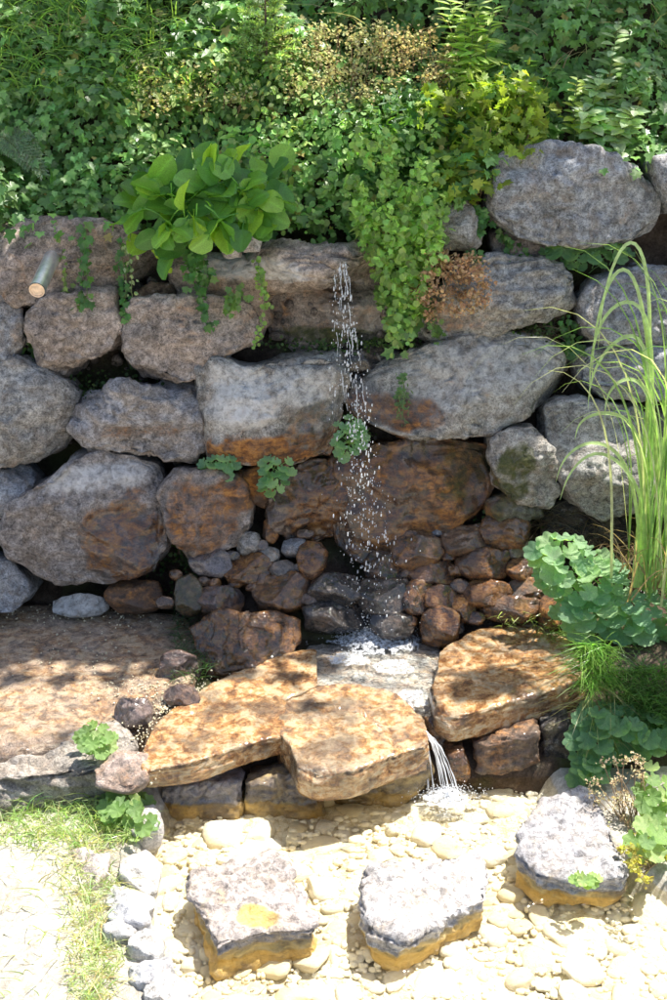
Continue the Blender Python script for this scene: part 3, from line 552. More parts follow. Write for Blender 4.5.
# ------------------------------------------------------------------ water
wx = np.arange(-1.0, 2.0, .02); wy = np.arange(1.9, 5.0, .02); X, Y = np.meshgrid(wx, wy); Pw = np.stack([X.ravel(), Y.ravel(), np.zeros(X.size)], 1)
sp = horiz(0).at(450, 800); dd = np.hypot(Pw[:, 0] - sp[0], Pw[:, 1] - sp[1])
Pw[:, 2] = fbm(Pw * 4, 3) * .004 + fbm(Pw * 9 + 5, 2) * .004 + np.sin(dd * 60 + 2 * noise(Pw * 5)) * .007 * np.exp(-dd * 1.8)
link('pool_water', mk_mesh('pool_water', Pw, grid_faces(*X.shape), True, None, M_WATER), kind='structure')
bw = np.arange(-.16, .50, .012); bv = np.arange(4.95, 5.75, .012); X, Y = np.meshgrid(bw, bv); Pw = np.stack([X.ravel(), Y.ravel(), np.zeros(X.size)], 1)
c1 = horiz(.23).at(372, 640); dd = np.hypot(Pw[:, 0] - c1[0], Pw[:, 1] - c1[1]); Pw[:, 2] = .229 + fbm(Pw * 9, 3) * .005 + np.sin(dd * 90) * .005 * np.exp(-dd * 3)
link('basin_water', mk_mesh('basin_water', Pw, grid_faces(*X.shape), True, None, M_FLOW), kind='structure')

def tube(pts, rad, n=6):
    pts = np.asarray(pts, float); m = len(pts); rad = np.broadcast_to(rad, m); T = np.gradient(pts, axis=0); T /= np.linalg.norm(T, axis=1)[:, None] + 1e-9
    a = np.cross(T, [.3, .9, .31]); a /= np.linalg.norm(a, axis=1)[:, None] + 1e-9; b = np.cross(T, a); an = np.linspace(0, 2 * pi, n, endpoint=False)
    V = (pts[:, None] + rad[:, None, None] * (np.cos(an)[None, :, None] * a[:, None] + np.sin(an)[None, :, None] * b[:, None])).reshape(-1, 3)
    Fc = []
    for i in range(m - 1):
        for j in range(n): Fc.append((i * n + j, i * n + (j + 1) % n, (i + 1) * n + (j + 1) % n, (i + 1) * n + j))
    return V, np.array(Fc)
def join(parts):
    V = []; Fc = []; k = 0
    for v, f in parts: V.append(v); Fc.append(f + k); k += len(v)
    return np.concatenate(V), np.concatenate(Fc)
# upper fall: strands breaking into drops, then drops all the way down
lip = WALL.off(.3).at(343, 262); foot = np.array([*horiz(.24).at(376, 634)])
def fall(t, sx): # ballistic path, t in 0..1 of the drop height
    z = lip[2] - (lip[2] - foot[2]) * t; s = math.sqrt(t); return np.array([lip[0] + (foot[0] - lip[0]) * t + sx[0] * (.25 + s), lip[1] + (foot[1] - lip[1]) * s + sx[1] * (.2 + s), z])
strands = []
for i in range(40):
    sx = (random.choice([-.09, -.05, -.04, 0, .01, .02, .04]) + random.gauss(0, .008), random.gauss(0, .04)); t0 = random.uniform(0, .55) ** 1.5; t1 = t0 + random.uniform(.012, .07)
    ts = np.linspace(t0, t1, 30); ph = random.uniform(0, 6)
    pth = [fall(t, sx) + np.array([.003 * sin(t * 90 + ph), 0, 0]) for t in ts]; rd = [random.uniform(.0006, .0020) * (1.2 - .7 * (t - t0) / (t1 - t0)) for t in ts]
    strands.append(tube(pth, np.array(rd), 5))
V, Fc = join(strands); fall_e = empty('waterfall', 'thin waterfall breaking into white drops as it drops from the ledge to the basin', 'waterfall', tuple(foot))
def child_of(o, e): o.location = tuple(-np.array(e.location)); return o
child_of(link('water_strand', mk_mesh('water_strand', V, Fc, True, None, M_FOAM), fall_e, kind='stuff'), fall_e)
def drops(P, S, stretch=1.6):
    V0, F0 = ico(1); n = len(P); V = V0[None] * S[:, None, None] * np.array([1, 1, 1])[None, None]; V[:, :, 2] *= rng.uniform(1, stretch, n)[:, None]
    V = V + P[:, None]; return V.reshape(-1, 3), (F0[None] + np.arange(n)[:, None, None] * len(V0)).reshape(-1, 3)
P = []; S = []
for i in range(900):
    t = random.random() ** .9; w = .012 + .06 * t; sx = (random.gauss(0, w) + (random.choice([-.09, -.05, -.04, 0, .01, .02, .04]) if t < .4 else 0), random.gauss(0, w * .8))
    P.append(fall(t, sx)); S.append(random.choice([.0012, .0016, .002, .0027, .0038]))
V, Fc = drops(np.array(P), np.array(S), 3.6); child_of(link('drops', mk_mesh('drops', V, Fc, True, None, M_FOAM), fall_e, kind='stuff'), fall_e)
P = []; S = []
for i in range(5200):
    a = random.uniform(0, 6.28); r_ = abs(random.gauss(0, .085)); h = abs(random.gauss(0, .05)) * max(0, 1.3 - r_ / .2) + random.random() ** 3 * .16 * (random.random() < .25)
    P.append(foot + [r_ * cos(a) * 1.15, r_ * sin(a) * .7, h - .012]); S.append(random.uniform(.0010, .0032))
V, Fc = drops(np.array(P), np.array(S), 1.2); child_of(link('splash', mk_mesh('splash', V, Fc, True, None, M_FOAM), fall_e, kind='stuff'), fall_e)
# lower fall, from the slab notch into the pool
a0 = horiz(.235).at(424, 734); a1 = horiz(0).at(440, 790)
low_e = empty('lower_fall', 'short stream spilling between the golden slabs into the pool', 'waterfall', tuple(a1)); parts = []
for i in range(13):
    dx = random.gauss(0, .017); dy = random.gauss(0, .01); tt = np.linspace(0, 1, 20)
    pth = [np.array([a0[0] + (a1[0] - a0[0]) * t * 1.0 + dx * (.4 + 1.4 * t), a0[1] + (a1[1] - a0[1]) * t + dy * (1 + t) - .0, a0[2] + .008 - (a0[2]) * t ** 1.8 + .003 * sin(t * 30 + i)]) for t in tt]
    parts.append(tube(pth, random.uniform(.0008, .0026) * (1 + .5 * np.sin(np.linspace(0, 14, 20) + i)), 5))
V, Fc = join(parts); child_of(link('water_strand', mk_mesh('water_strand', V, Fc, True, None, M_FOAM), low_e, kind='stuff'), low_e)
P = []; S = []; c = horiz(0).at(448, 800)
for i in range(1300):
    a = random.uniform(0, 6.28); r_ = abs(random.gauss(0, .075)); P.append(c + [r_ * cos(a), r_ * sin(a) * .7, abs(random.gauss(0, .018)) * max(0, 1.4 - r_ / .15) + random.random() ** 4 * .03]); S.append(random.uniform(.0010, .0026))
V, Fc = drops(np.array(P), np.array(S), 1.1); child_of(link('splash', mk_mesh('splash', V, Fc, True, None, M_FOAM), low_e, kind='stuff'), low_e)
def foam_patch(parent, c, rx, ry, h):
    g = np.linspace(-1, 1, 50); X, Y = np.meshgrid(g, g); r_ = np.hypot(X, Y).ravel(); P = np.stack([X.ravel() * rx, Y.ravel() * ry, 0 * X.ravel()], 1)
    P[:, 2] = h * np.exp(-(r_ * 2.0) ** 2) * (1 + .6 * noise(P * 60)) + .004 * noise(P * 110) + .004; F_ = grid_faces(*X.shape); F_ = F_[(r_[F_] + .35 * noise(P * 16)[F_]).max(1) < .85]
    child_of(link('foam', mk_mesh('foam', P + c, F_, True, None, M_FROTH), parent, kind='stuff'), parent)
def froth():
    t = NT('froth'); p = t('TexCoord').outputs['Object']; n = t.noise(p, 60, 6, .75); f = t.rng(n, .42, .56, 0, .9)
    pb = t('BsdfPrincipled', {'Base Color': (.9, .93, .97, 1), 'Roughness': .25, 'Normal': t('Bump', {'Height': n, 'Strength': 1, 'Distance': .02}).outputs[0]}); tr = t('BsdfTransparent')
    return t.done(t('MixShader', {0: f, 1: tr.outputs[0], 2: pb.outputs[0]}).outputs[0])
M_FROTH = froth()
foam_patch(fall_e, foot + [0, -.03, -.008], .24, .17, .05); foam_patch(fall_e, horiz(.232).at(395, 668), .10, .08, .006); foam_patch(fall_e, horiz(.232).at(412, 700), .07, .10, .005); foam_patch(fall_e, horiz(.232).at(350, 660), .11, .07, .005)
foam_patch(low_e, horiz(0).at(447, 800), .10, .08, .015)
V0, F0 = ico(1); VV = []; FF = []; k = 0
for i in range(900):
    c = random.choice([(150, 735, 14, 18), (160, 720, 12, 14), (170, 705, 10, 10), (90, 640, 60, 20), (60, 615, 60, 5), (200, 690, 16, 8), (140, 690, 24, 12)]); o = horiz(.245).at(random.gauss(c[0], c[2]), random.gauss(c[1], c[3])); V = V0 * random.uniform(.0015, .006) * rng.uniform(.6, 1.2, 3) + o; VV.append(V); FF.append(F0 + k); k += len(V)
link('grit', mk_mesh('grit', np.concatenate(VV), np.concatenate(FF), True, None, M_BED), kind='stuff', label='grit and crumbs scattered on the broad slab and its joint', cat='grit')
#PLANTS

# ------------------------------------------------------------------ plants
class Soup:
    """collects many small leaves of one plant into a single mesh"""
    def __init__(s): s.V = []; s.F = []; s.T = []; s.k = 0
    def add(s, V, F, T): s.V.append(V); s.F.append(F + s.k); s.T.append(T); s.k += len(V)
    def leaves(s, tmpl, P, Nm, Dr, S, T):
        """tmpl (V, F) with x across, y along, z up; P base points, Nm leaf normals, Dr directions of the tips"""
        V0, F0 = tmpl; n = len(P)
        if n == 0: return
        Nm = Nm / (np.linalg.norm(Nm, axis=1)[:, None] + 1e-9); X_ = np.cross(Dr, Nm); X_ /= np.linalg.norm(X_, axis=1)[:, None] + 1e-9; Y_ = np.cross(Nm, X_)
        V = P[:, None] + S[:, None, None] * (V0[None, :, :1] * X_[:, None] + V0[None, :, 1:2] * Y_[:, None] + V0[None, :, 2:] * Nm[:, None])
        s.add(V.reshape(-1, 3), (F0[None] + np.arange(n)[:, None, None] * len(V0)).reshape(-1, 3), np.repeat(np.concatenate([T, np.ones((n, 1))], 1), len(V0), 0))
    def tubes(s, V, F, col): 
        F = np.concatenate([F[:, [0, 1, 2]], F[:, [0, 2, 3]]]); s.add(V, F, np.tile([*col, 1.], (len(V), 1)))
    def build(s, name, mat, loc=(0, 0, 0), **kw):
        if not s.V: return None
        V = np.concatenate(s.V) - np.array(loc); o = link(name, mk_mesh(name, V, np.concatenate(s.F), False, {'tint': np.concatenate(s.T)}, mat), **kw); return o
def fan(outline, fold=.12, droop=.1):
    O = np.array(outline, float); z = -abs(O[:, 0]) * fold * -1 - droop * O[:, 1] ** 2; V = np.vstack([[0, .42, -.04], np.column_stack([O, z])]); n = len(O)
    return V, np.array([[0, 1 + i, 1 + (i + 1) % n] for i in range(n)])
def sym(h): return h + [(-x, y) for x, y in reversed(h) if x > 1e-6]
IVY = fan(sym([(0, 0), (.22, -.08), (.48, .08), (.34, .30), (.50, .58), (.22, .60), (0, 1.0)]))
OVAL = fan(sym([(0, 0), (.2, .15), (.30, .42), (.2, .75), (0, 1.0)]), .25)
ROUND = fan(sym([(0, 0), (.3, .02), (.5, .35), (.4, .75), (0, .95)]), .15)
MAPLE = fan(sym([(0, 0), (.3, -.05), (.25, .15), (.55, .25), (.35, .42), (.42, .72), (.18, .66), (0, 1.0)]), .15)
LANCE = fan(sym([(0, 0), (.1, .2), (.14, .45), (.08, .8), (0, 1.0)]), .3)
BIT = fan([(0, 0), (.4, .3), (.2, .9), (-.3, .7), (-.4, .2)], .3)
def cols(base, n, var=.25, hue=.12):
    c = np.array(base)[None] * rng.uniform(1 - var, 1 + var, (n, 1)); return np.clip(c * rng.uniform(1 - hue, 1 + hue, (n, 3)), 0, 1)
def unit(v): v = np.asarray(v, float); return v / (np.linalg.norm(v, axis=-1, keepdims=True) + 1e-9)
def ztop_at(x): return np.interp(x, hx, zt)
def bank_pt(x, z, h):
    """the surface leaves hang on: bank above the wall top, wall face below it; h metres out along the normal"""
    zz = ztop_at(x); up = z > zz
    yw = 5.94 + .25 * (z - .3); yb = 5.94 + .25 * (zz - .3) + (z - zz) * .84; y = np.where(up, yb, yw)
    nb = np.where(up[:, None], unit([0, -1, .84]), unit([0, -1, .25])); return np.stack([x, y, z], 1) + nb * h[:, None], nb
LOWER = [(-120, 242), (0, 240), (38, 246), (60, 252), (75, 240), (120, 232), (150, 246), (190, 242), (228, 236), (262, 238), (300, 236), (322, 246), (345, 240), (368, 252), (378, 290), (392, 340), (412, 345), (424, 310), (432, 240), (438, 205), (470, 196), (490, 182), (503, 156), (540, 148), (590, 150), (625, 168), (660, 158), (800, 150)]
def region_mask(P, lower=LOWER, jit=8):
    x, y = to_px(P); L = np.array(lower); return y < np.interp(x, L[:, 0], L[:, 1]) + rng.normal(0, jit, len(x)) - 4
def cover(n, tmpl, smin, smax, colour, mask, thick=(.02, .16), zr=(1.35, 3.35), xr_=(-2.5, 2.5), up=.5, lump=.16, var=.25):
    x = rng.uniform(*xr_, n); z = rng.uniform(*zr, n); q = np.stack([x, z * 1.2, 0 * x + 3], 1); f = fbm(q * 2.6, 4)
    h = thick[0] + (thick[1] - thick[0]) * rng.random(n) ** .6 + lump * f; P, nb = bank_pt(x, z, h)
    m = mask(P); P, nb, x, z, q, f = P[m], nb[m], x[m], z[m], q[m], f[m]; n = len(P)
    e = .03; gxn = (fbm((q + [e, 0, 0]) * 2.6, 4) - f) / e * lump; gzn = (fbm((q + [0, e, 0]) * 2.6, 4) - f) / e * lump
    N_ = unit(nb + np.array([0, -.1, up]) - np.stack([gxn, 0 * gxn, gzn], 1) * .8 + rng.normal(0, .42, (n, 3)))
    Dr = unit(np.stack([rng.normal(0, .6, n), -.3 + rng.normal(0, .3, n), -.8 + rng.normal(0, .45, n)], 1))
    patch = 1 + .4 * fbm(q * 5 + 40, 2)
    return P, N_, Dr, rng.uniform(smin * .75, smax * 1.1, n) * (1 + .25 * fbm(q * 3 + 70, 2)), np.where(rng.random((n, 1)) < .03, np.array([[.36, .30, .10]]), cols(colour, n, var + .1) * patch[:, None])
def pxy(P): return to_px(P)
def in_box(P, x0, x1, y0, y1, soft=14):
    x, y = pxy(P); s = rng.normal(0, soft, (2, len(x))); return (x + s[0] > x0) & (x + s[0] < x1) & (y + s[1] > y0) & (y + s[1] < y1)
# dark ivy: whole bank and the left overhang
s = Soup()
s.leaves(IVY, *cover(26000, IVY, .038, .062, (.15, .28, .085), region_mask))
s.leaves(IVY, *cover(9000, IVY, .035, .055, (.14, .27, .08), lambda P: region_mask(P) & in_box(P, -200, 130, 70, 260), (.10, .26)))
s.build('ivy', M_IVY, kind='stuff', label='dark green ivy covering the bank above the boulders and hanging over the wall top', cat='ivy')
# brighter small leaved ground cover, centre and hanging curtain
s = Soup()
s.leaves(ROUND, *cover(16000, ROUND, .02, .036, (.24, .38, .12), lambda P: region_mask(P) & in_box(P, 225, 440, 95, 360, 12), (.06, .24)))
s.leaves(OVAL, *cover(9000, OVAL, .022, .045, (.34, .46, .15), lambda P: region_mask(P) & in_box(P, 115, 330, 55, 180, 16), (.06, .24), zr=(1.8, 3.1)))
s.build('ground_cover', M_SOFT, kind='stuff', label='small leaved light green ground cover on the middle of the bank', cat='ground cover')
# hanging curtain of fine creeper beside the fall
s = Soup(); P = []; 
for i in range(64):
    x0 = rng.uniform(352, 440); y0 = rng.uniform(120, 225); y1 = np.interp(x0, [352, 366, 380, 395, 412, 424, 440], [232, 262, 300, 352, 350, 325, 255]) * rng.uniform(.80, 1.0); m = int((y1 - y0) / 2.3); dep = rng.uniform(.10, .34); ph = rng.uniform(0, 6)
    for k_ in range(m):
        f_ = k_ / m; yy = y0 + (y1 - y0) * f_; xx = x0 + 7 * sin(k_ * .09 + ph); P.append(WALL.off(dep - .08 * f_).at(xx, yy) + rng.normal(0, .014, 3))
P = np.array(P); P = P[noise(P * 9) > -.28]
for tm_, part in ((ROUND, P[::3]), (IVY, P[1::3]), (OVAL, P[2::3])):
    n = len(part); s.leaves(tm_, part, unit(np.array([0, -.6, .7]) + rng.normal(0, .6, (n, 3))), unit(np.array([0, -.3, -1]) + rng.normal(0, .6, (n, 3))), rng.uniform(.016, .044, n), cols((.26, .40, .12), n, .45))
cur = empty('creeper', 'curtain of light green creeper hanging over the wall just right of the falling water', 'creeper', tuple(P.mean(0))); o = s.build('foliage', M_SOFT, parent=cur, loc=P.mean(0))

def cam_near(P): return P
def put_leaf(mesh, parent, base, pos, nrm, dr, size, name='leaf'):
    nrm = unit(nrm); X_ = unit(np.cross(dr, nrm)); Y_ = np.cross(nrm, X_); p_ = np.asarray(pos) - base
    o = bpy.data.objects.new(name, mesh); COL.objects.link(o); o.parent = parent
    o.matrix_local = Matrix([[X_[0] * size, Y_[0] * size, nrm[0] * size, p_[0]], [X_[1] * size, Y_[1] * size, nrm[1] * size, p_[1]], [X_[2] * size, Y_[2] * size, nrm[2] * size, p_[2]], [0, 0, 0, 1]]); return o
def broad_leaf(seed, col):
    r = np.random.default_rng(seed); nu, nv = 9, 10; V = []; 
    cup = r.uniform(.1, .5); curl = r.uniform(-.1, .7); tw = r.uniform(-.3, .3)
    for j in range(nv):
        t_ = j / (nv - 1); w = .46 * (sin(pi * min(1, t_ ** .85 * .97 + .015))) ** .5
        for i in range(nu):
            a = (i / (nu - 1)) * 2 - 1; x = a * w; z = cup * x * x * 1.6 - curl * (t_ - .25) ** 2 * .8 + .03 * sin(t_ * 14 + abs(a) * 3) * abs(a) + tw * x * t_ - .015 * (abs(a) < .1)
            V.append((x, t_, z))
    V = np.array(V); Fq = []
    for j in range(nv - 1):
        for i in range(nu - 1): b = j * nu + i; Fq.append((b, b + 1, b + nu + 1, b + nu))
    k_ = len(V); sv, sf = tube([(0, .03, 0), (0, -.25, -.06), (0, -.55, -.2)], np.array([.022, .026, .03]), 5); V = np.vstack([V, sv]); Fq = np.vstack([Fq, sf + k_])
    T = np.tile([*col, 1.], (len(V), 1)); T[:, :3] *= (1 + .25 * (abs(V[:, :1]) < .035)); return mk_mesh('broad_leaf', V, Fq, True, {'tint': T}, M_HOSTA)
HL = [broad_leaf(i, c) for i, c in enumerate([(.08, .20, .04), (.12, .28, .05), (.20, .40, .07), (.07, .18, .045), (.28, .46, .07), (.10, .25, .05), (.24, .42, .06)])]
hb = WALL.off(.12).at(200, 215); hosta = empty('broad_leaved_plant', 'clump of big glossy rounded leaves spilling over the wall top left of the fall', 'plant', tuple(hb))
HP = [(133, 183, 40), (150, 200, 36), (165, 168, 44), (178, 160, 42), (190, 190, 46), (205, 150, 40), (222, 158, 48), (236, 165, 44), (252, 178, 44), (262, 152, 40), (270, 160, 38), (265, 188, 46), (278, 176, 44), (282, 150, 38), (284, 200, 36), (240, 200, 42), (225, 205, 44), (212, 190, 46), (200, 215, 42), (185, 215, 40), (170, 210, 42),
      (155, 222, 40), (140, 215, 38), (128, 205, 36), (160, 232, 38), (178, 232, 36), (232, 224, 42), (250, 215, 40), (262, 224, 38), (272, 210, 36), (215, 225, 36), (195, 172, 40), (245, 150, 38), (232, 185, 40), (256, 200, 38), (180, 190, 42), (208, 175, 42), (150, 182, 36), (170, 248, 44), (150, 256, 46), (172, 262, 40), (135, 240, 38), (242, 236, 34), (120, 222, 30), (292, 188, 32)] + [(205 + 78 * math.sqrt(random.random()) * cos(a_), 188 + 40 * math.sqrt(random.random()) * sin(a_), random.uniform(32, 42)) for a_ in np.linspace(0, 6.28, 40)] + [(random.uniform(140, 275), random.uniform(218, 240), 36) for _ in range(16)]
for i, (x, y, sz) in enumerate(HP):
    y = y + 6; off_ = .30 - .0009 * abs(x - 205) + random.uniform(-.05, .06) - (.08 if y > 245 else 0)
    p_ = Plane(5.97, 1.95, .55).off(off_ - .2).at(x, y)
    dx, dz = (x - 205) / 90, (215 - y) / 70; dr = unit([dx * .7 + random.gauss(0, .5), -.35 + random.gauss(0, .2), dz * .8 + random.gauss(0, .2) + (.25 if y < 200 else -.25)])
    nr = unit([dx * .35 + random.gauss(0, .75), -.55 + random.gauss(0, .5), .75 + random.gauss(0, .5)]); size = sz / 210 * random.uniform(.58, .80)
    put_leaf(HL[i % 7], hosta, hb, p_ - dr * size * .5, nr, dr, size)

def lobed_leaf(seed, col, mat=None):
    r = np.random.default_rng(seed); n = 35; rings = [.35, .7, 1.0]; V = [(0, 0, 0)]; 
    for rr in rings:
        for i in range(n):
            a = -pi / 2 + (i + .5) / n * 2 * pi; lobe = .84 + .16 * abs(cos(3.5 * (a - pi / 2))) + .035 * cos(21 * a); gap = 1 - .75 * math.exp(-((a + pi / 2) / .16) ** 2) - .75 * math.exp(-((a - 1.5 * pi) / .16) ** 2)
            q = rr * (lobe if rr > .6 else 1) * gap * .5; V.append((q * cos(a), q * sin(a), rr * rr * .10 * (1 + .5 * cos(7 * (a - pi / 2))) + r.normal(0, .008)))
    Fc = []
    for i in range(n):
        j = (i + 1) % n; Fc.append((0, 1 + i, 1 + j))
        for k_ in range(2): a = 1 + k_ * n; Fc += [(a + i, a + n + i, a + n + j), (a + i, a + n + j, a + j)]
    sv, sf = tube([(0, 0, 0), (0, -.2, -.5), (0, -.3, -1.1)], np.array([.02, .025, .03]), 4); k_ = len(V); V = np.vstack([V, sv]); sf = np.concatenate([sf[:, [0, 1, 2]], sf[:, [0, 2, 3]]]) + k_
    return mk_mesh('lobed_leaf', V, np.vstack([Fc, sf]), True, {'tint': np.tile([*col, 1.], (len(V), 1))}, mat or M_SOFT)
LL = [lobed_leaf(i, c) for i, c in enumerate([(.22, .38, .20), (.26, .42, .22), (.18, .34, .18), (.30, .46, .22), (.20, .36, .20)])]
LD = [lobed_leaf(i + 9, c) for i, c in enumerate([(.11, .23, .11), (.14, .27, .13), (.17, .30, .14)])]
LY = [lobed_leaf(i + 19, c) for i, c in enumerate([(.19, .31, .10), (.26, .36, .15), (.15, .25, .09)])]
def herb(lab, pl, blob, n, size, meshes, dome=.12, name='lobed_leaf_plant', group=None, up=(0, -.45, .9)):
    """blob: list of (px, py, rx, ry) lobes; leaves spread over their area, highest in the middle"""
    cx = sum(b[0] for b in blob) / len(blob); cy = max(b[1] + b[3] * .5 for b in blob); b0 = pl.at(cx, cy); e = empty(name, lab, 'plant', tuple(b0), group); pts_ = []
    tries = 0
    while len(pts_) < n and tries < n * 60:
        tries += 1; b = random.choices(blob, [q[2] * q[3] for q in blob])[0]; a = random.uniform(0, 6.28); q = math.sqrt(random.random()); x = b[0] + b[2] * q * cos(a); y = b[1] + b[3] * q * sin(a)
        if all(math.hypot(x - u_[0], (y - u_[1]) * 1.25) > size * 120 for u_ in pts_): pts_.append((x, y, q, b))
    for x, y, q, b in pts_:
        p_ = pl.off(dome * (1 - q * q) + random.uniform(0, .02)).at(x, y); dx, dy = (x - b[0]) / b[2], (b[1] - y) / b[3]
        nr = unit(np.array(up) + [dx * .55, -abs(dy) * .1 - dy * -.2, dy * .2] + rng.normal(0, .2, 3)); dr = unit([dx + random.gauss(0, .4), -.4 + random.gauss(0, .3), dy * .6 - .1])
        put_leaf(random.choice(meshes), e, b0, p_, nr, dr, size * random.uniform(.75, 1.25))
    return e
RB = Plane(5.45, .40, .55)
herb('pale green lobed leaf clump at the tall grass foot, beside the cascade stones', RB, [(562, 565, 26, 28), (590, 582, 34, 30), (545, 550, 12, 12)], 62, .098, LL, .10)
herb('lobed leaf clump with sunlit patches under the tall grass at the edge of the view', RB.off(-.02), [(600, 615, 38, 26), (640, 622, 40, 28), (580, 610, 22, 18), (690, 625, 30, 26)], 72, .098, LL, .10)
herb('dark green lobed leaves on the shaded bank between the squarish slab and the pool', Plane(4.85, .12, .8), [(595, 745, 26, 24), (625, 728, 26, 18), (602, 718, 24, 12), (590, 775, 18, 18), (648, 735, 20, 20)], 58, .088, LD, .1)
herb('little lobed herb in a wall joint below the pale boulder, nearer the pipe', WALL.off(.16), [(218, 466, 17, 12)], 12, .06, LL, .05)
herb('little lobed herb in a wall joint touching the pale boulder foot, right of its twin', WALL.off(.17), [(276, 468, 18, 11), (274, 485, 13, 10)], 17, .06, LL, .05)
herb('lobed herb growing in the spray between the two big boulders', WALL.off(.17), [(349, 437, 15, 20), (345, 450, 12, 8)], 17, .06, LL, .05)
herb('yellow green sunlit herb sprouting on the broad slab by the corner stone', horiz(.26), [(97, 739, 17, 14)], 20, .06, LY, .05)
herb('tiny herb rooted on the rough stepping stone', horiz(.1), [(584, 880, 14, 6)], 9, .04, LY, .03)
herb('pale leaved weeds at the corner of the grey blocks beside the rim stones', horiz(.06), [(125, 808, 26, 16), (140, 820, 14, 16)], 34, .07, LY, .10)
herb('light green leaves at the edge of the view near the dry plant', horiz(.1), [(655, 790, 18, 26), (650, 840, 20, 20), (690, 800, 20, 60)], 40, .085, LY, .1)
herb('small dark green leaf clump in the joint under the high blue grey boulder', WALL.off(.02), [(585, 257, 26, 10), (605, 250, 24, 10), (560, 250, 16, 6)], 40, .07, LD, .06)
herb('small leaf tuft on the soil ledge above the long boulder', WALL.off(-.02), [(575, 352, 12, 7)], 9, .055, LD, .04)
herb('sparse little weed between two boulders under the hanging creeper', WALL.off(.12), [(402, 395, 6, 22)], 10, .035, LD, .03)

# tall arching grass on the right: every blade is its own part
def blade_mesh(base, d, length, width, droop, col, n=12, twist=0.0, curve=3.2):
    d = unit(d); p_ = np.zeros(3); P_ = []; up = d.copy(); hd = unit([d[0] * 1.5 - .10, d[1], 0])
    for i in range(n + 1):
        t_ = i / n; P_.append(p_.copy()); ang = droop * t_ ** curve; v_ = unit(up * cos(ang) + (hd * .9 + [0, 0, -.55 * t_]) * sin(ang)); p_ = p_ + v_ * length / n
    P_ = np.array(P_); T_ = np.gradient(P_, axis=0); T_ = unit(T_); sd_ = unit(np.cross(T_, [cos(twist), sin(twist), .3])); nr = np.cross(sd_, T_); w = width * (1 - (np.linspace(0, 1, n + 1)) ** 2.2)[:, None] * .5 + .0003
    V = np.concatenate([P_ - sd_ * w, P_ - nr * w * .35, P_ + sd_ * w]); m = n + 1; Fq = [(i, i + 1, m + i + 1, m + i) for i in range(n)] + [(m + i, m + i + 1, 2 * m + i + 1, 2 * m + i) for i in range(n)]
    return mk_mesh('blade', V, Fq, True, {'tint': np.tile([*col, 1.], (len(V), 1))}, M_GRASS)
gb = Plane(5.5, .45, .3).at(648, 588); tg = empty('tall_grass_clump', 'tall arching green grass clump rising against the boulders at the picture edge', 'grass clump', tuple(gb))
for i in range(105):
    bx_, by_ = random.gauss(0.12, .085), random.gauss(0, .07); L_ = random.uniform(.75, 1.75) if i > 20 else random.uniform(1.3, 1.9)
    lean = random.gauss(-.02, .07); dr = [lean + bx_ * .8, -.02 + random.gauss(-.03, .07), 1.0]
    c = [(.22, .36, .10), (.26, .40, .13), (.14, .27, .07), (.38, .48, .24), (.42, .45, .26)][random.choices(range(5), [4, 4, 3, 2, 1])[0]]
    o = link('blade', blade_mesh(None, dr, L_, random.uniform(.007, .014), random.uniform(.6, 2.7), c, 14, random.uniform(0, 3.1)), tg); o.location = (bx_, by_, random.uniform(-.03, .02))
for i in range(34):  # dead straw at its foot
    o = link('blade', blade_mesh(None, [random.gauss(0, .35), random.gauss(-.2, .3), 1], random.uniform(.2, .5), .007, random.uniform(.8, 2.8), (.30, .22, .13), 8, random.uniform(0, 3)), tg); o.location = (random.gauss(0, .1), random.gauss(0, .07), 0)
# the long blades that arch out over the wall, tip by tip
for (tx, ty, mx, my, hx_, hy_) in [(592, 385, 612, 262, 640, 262), (556, 482, 590, 436, 625, 450), (590, 400, 605, 300, 655, 290), (575, 440, 600, 410, 640, 415), (588, 410, 610, 340, 650, 320), (598, 350, 625, 226, 652, 250), (605, 420, 622, 375, 650, 378), (560, 500, 600, 440, 640, 480)]:
    pl = Plane(5.42, .45, .1); p0 = gb + [random.gauss(0, .05), 0, 0]; ph = pl.at(hx_, hy_); pm = pl.off(.05).at(mx, my); pt = pl.off(.1).at(tx, ty)
    K = [p0, p0 * .4 + ph * .6 + [.03, 0, 0], ph, pm, pm * .35 + pt * .65 + [-.03, 0, .04], pt]; K = np.array(K); m = 26; tt = np.linspace(0, len(K) - 1, m); Q = np.stack([np.interp(tt, range(len(K)), K[:, j]) for j in range(3)], 1)
    for _ in range(10): Q[1:-1] = Q[1:-1] * .4 + (Q[:-2] + Q[2:]) * .3
    T_ = unit(np.gradient(Q, axis=0)); sd_ = unit(np.cross(T_, [.2, -.9, .5])); nr = np.cross(sd_, T_); w = .0085 * (1 - np.linspace(0, 1, m) ** 3)[:, None] + .0004
    V = np.concatenate([Q - sd_ * w, Q - nr * w * .3, Q + sd_ * w]) - gb; Fq = [(i, i + 1, m + i + 1, m + i) for i in range(m - 1)] + [(m + i, m + i + 1, 2 * m + i + 1, 2 * m + i) for i in range(m - 1)]
    link('blade', mk_mesh('blade', V, Fq, True, {'tint': np.tile([.42, .55, .24, 1.], (len(V), 1))}, M_GRASS), tg)

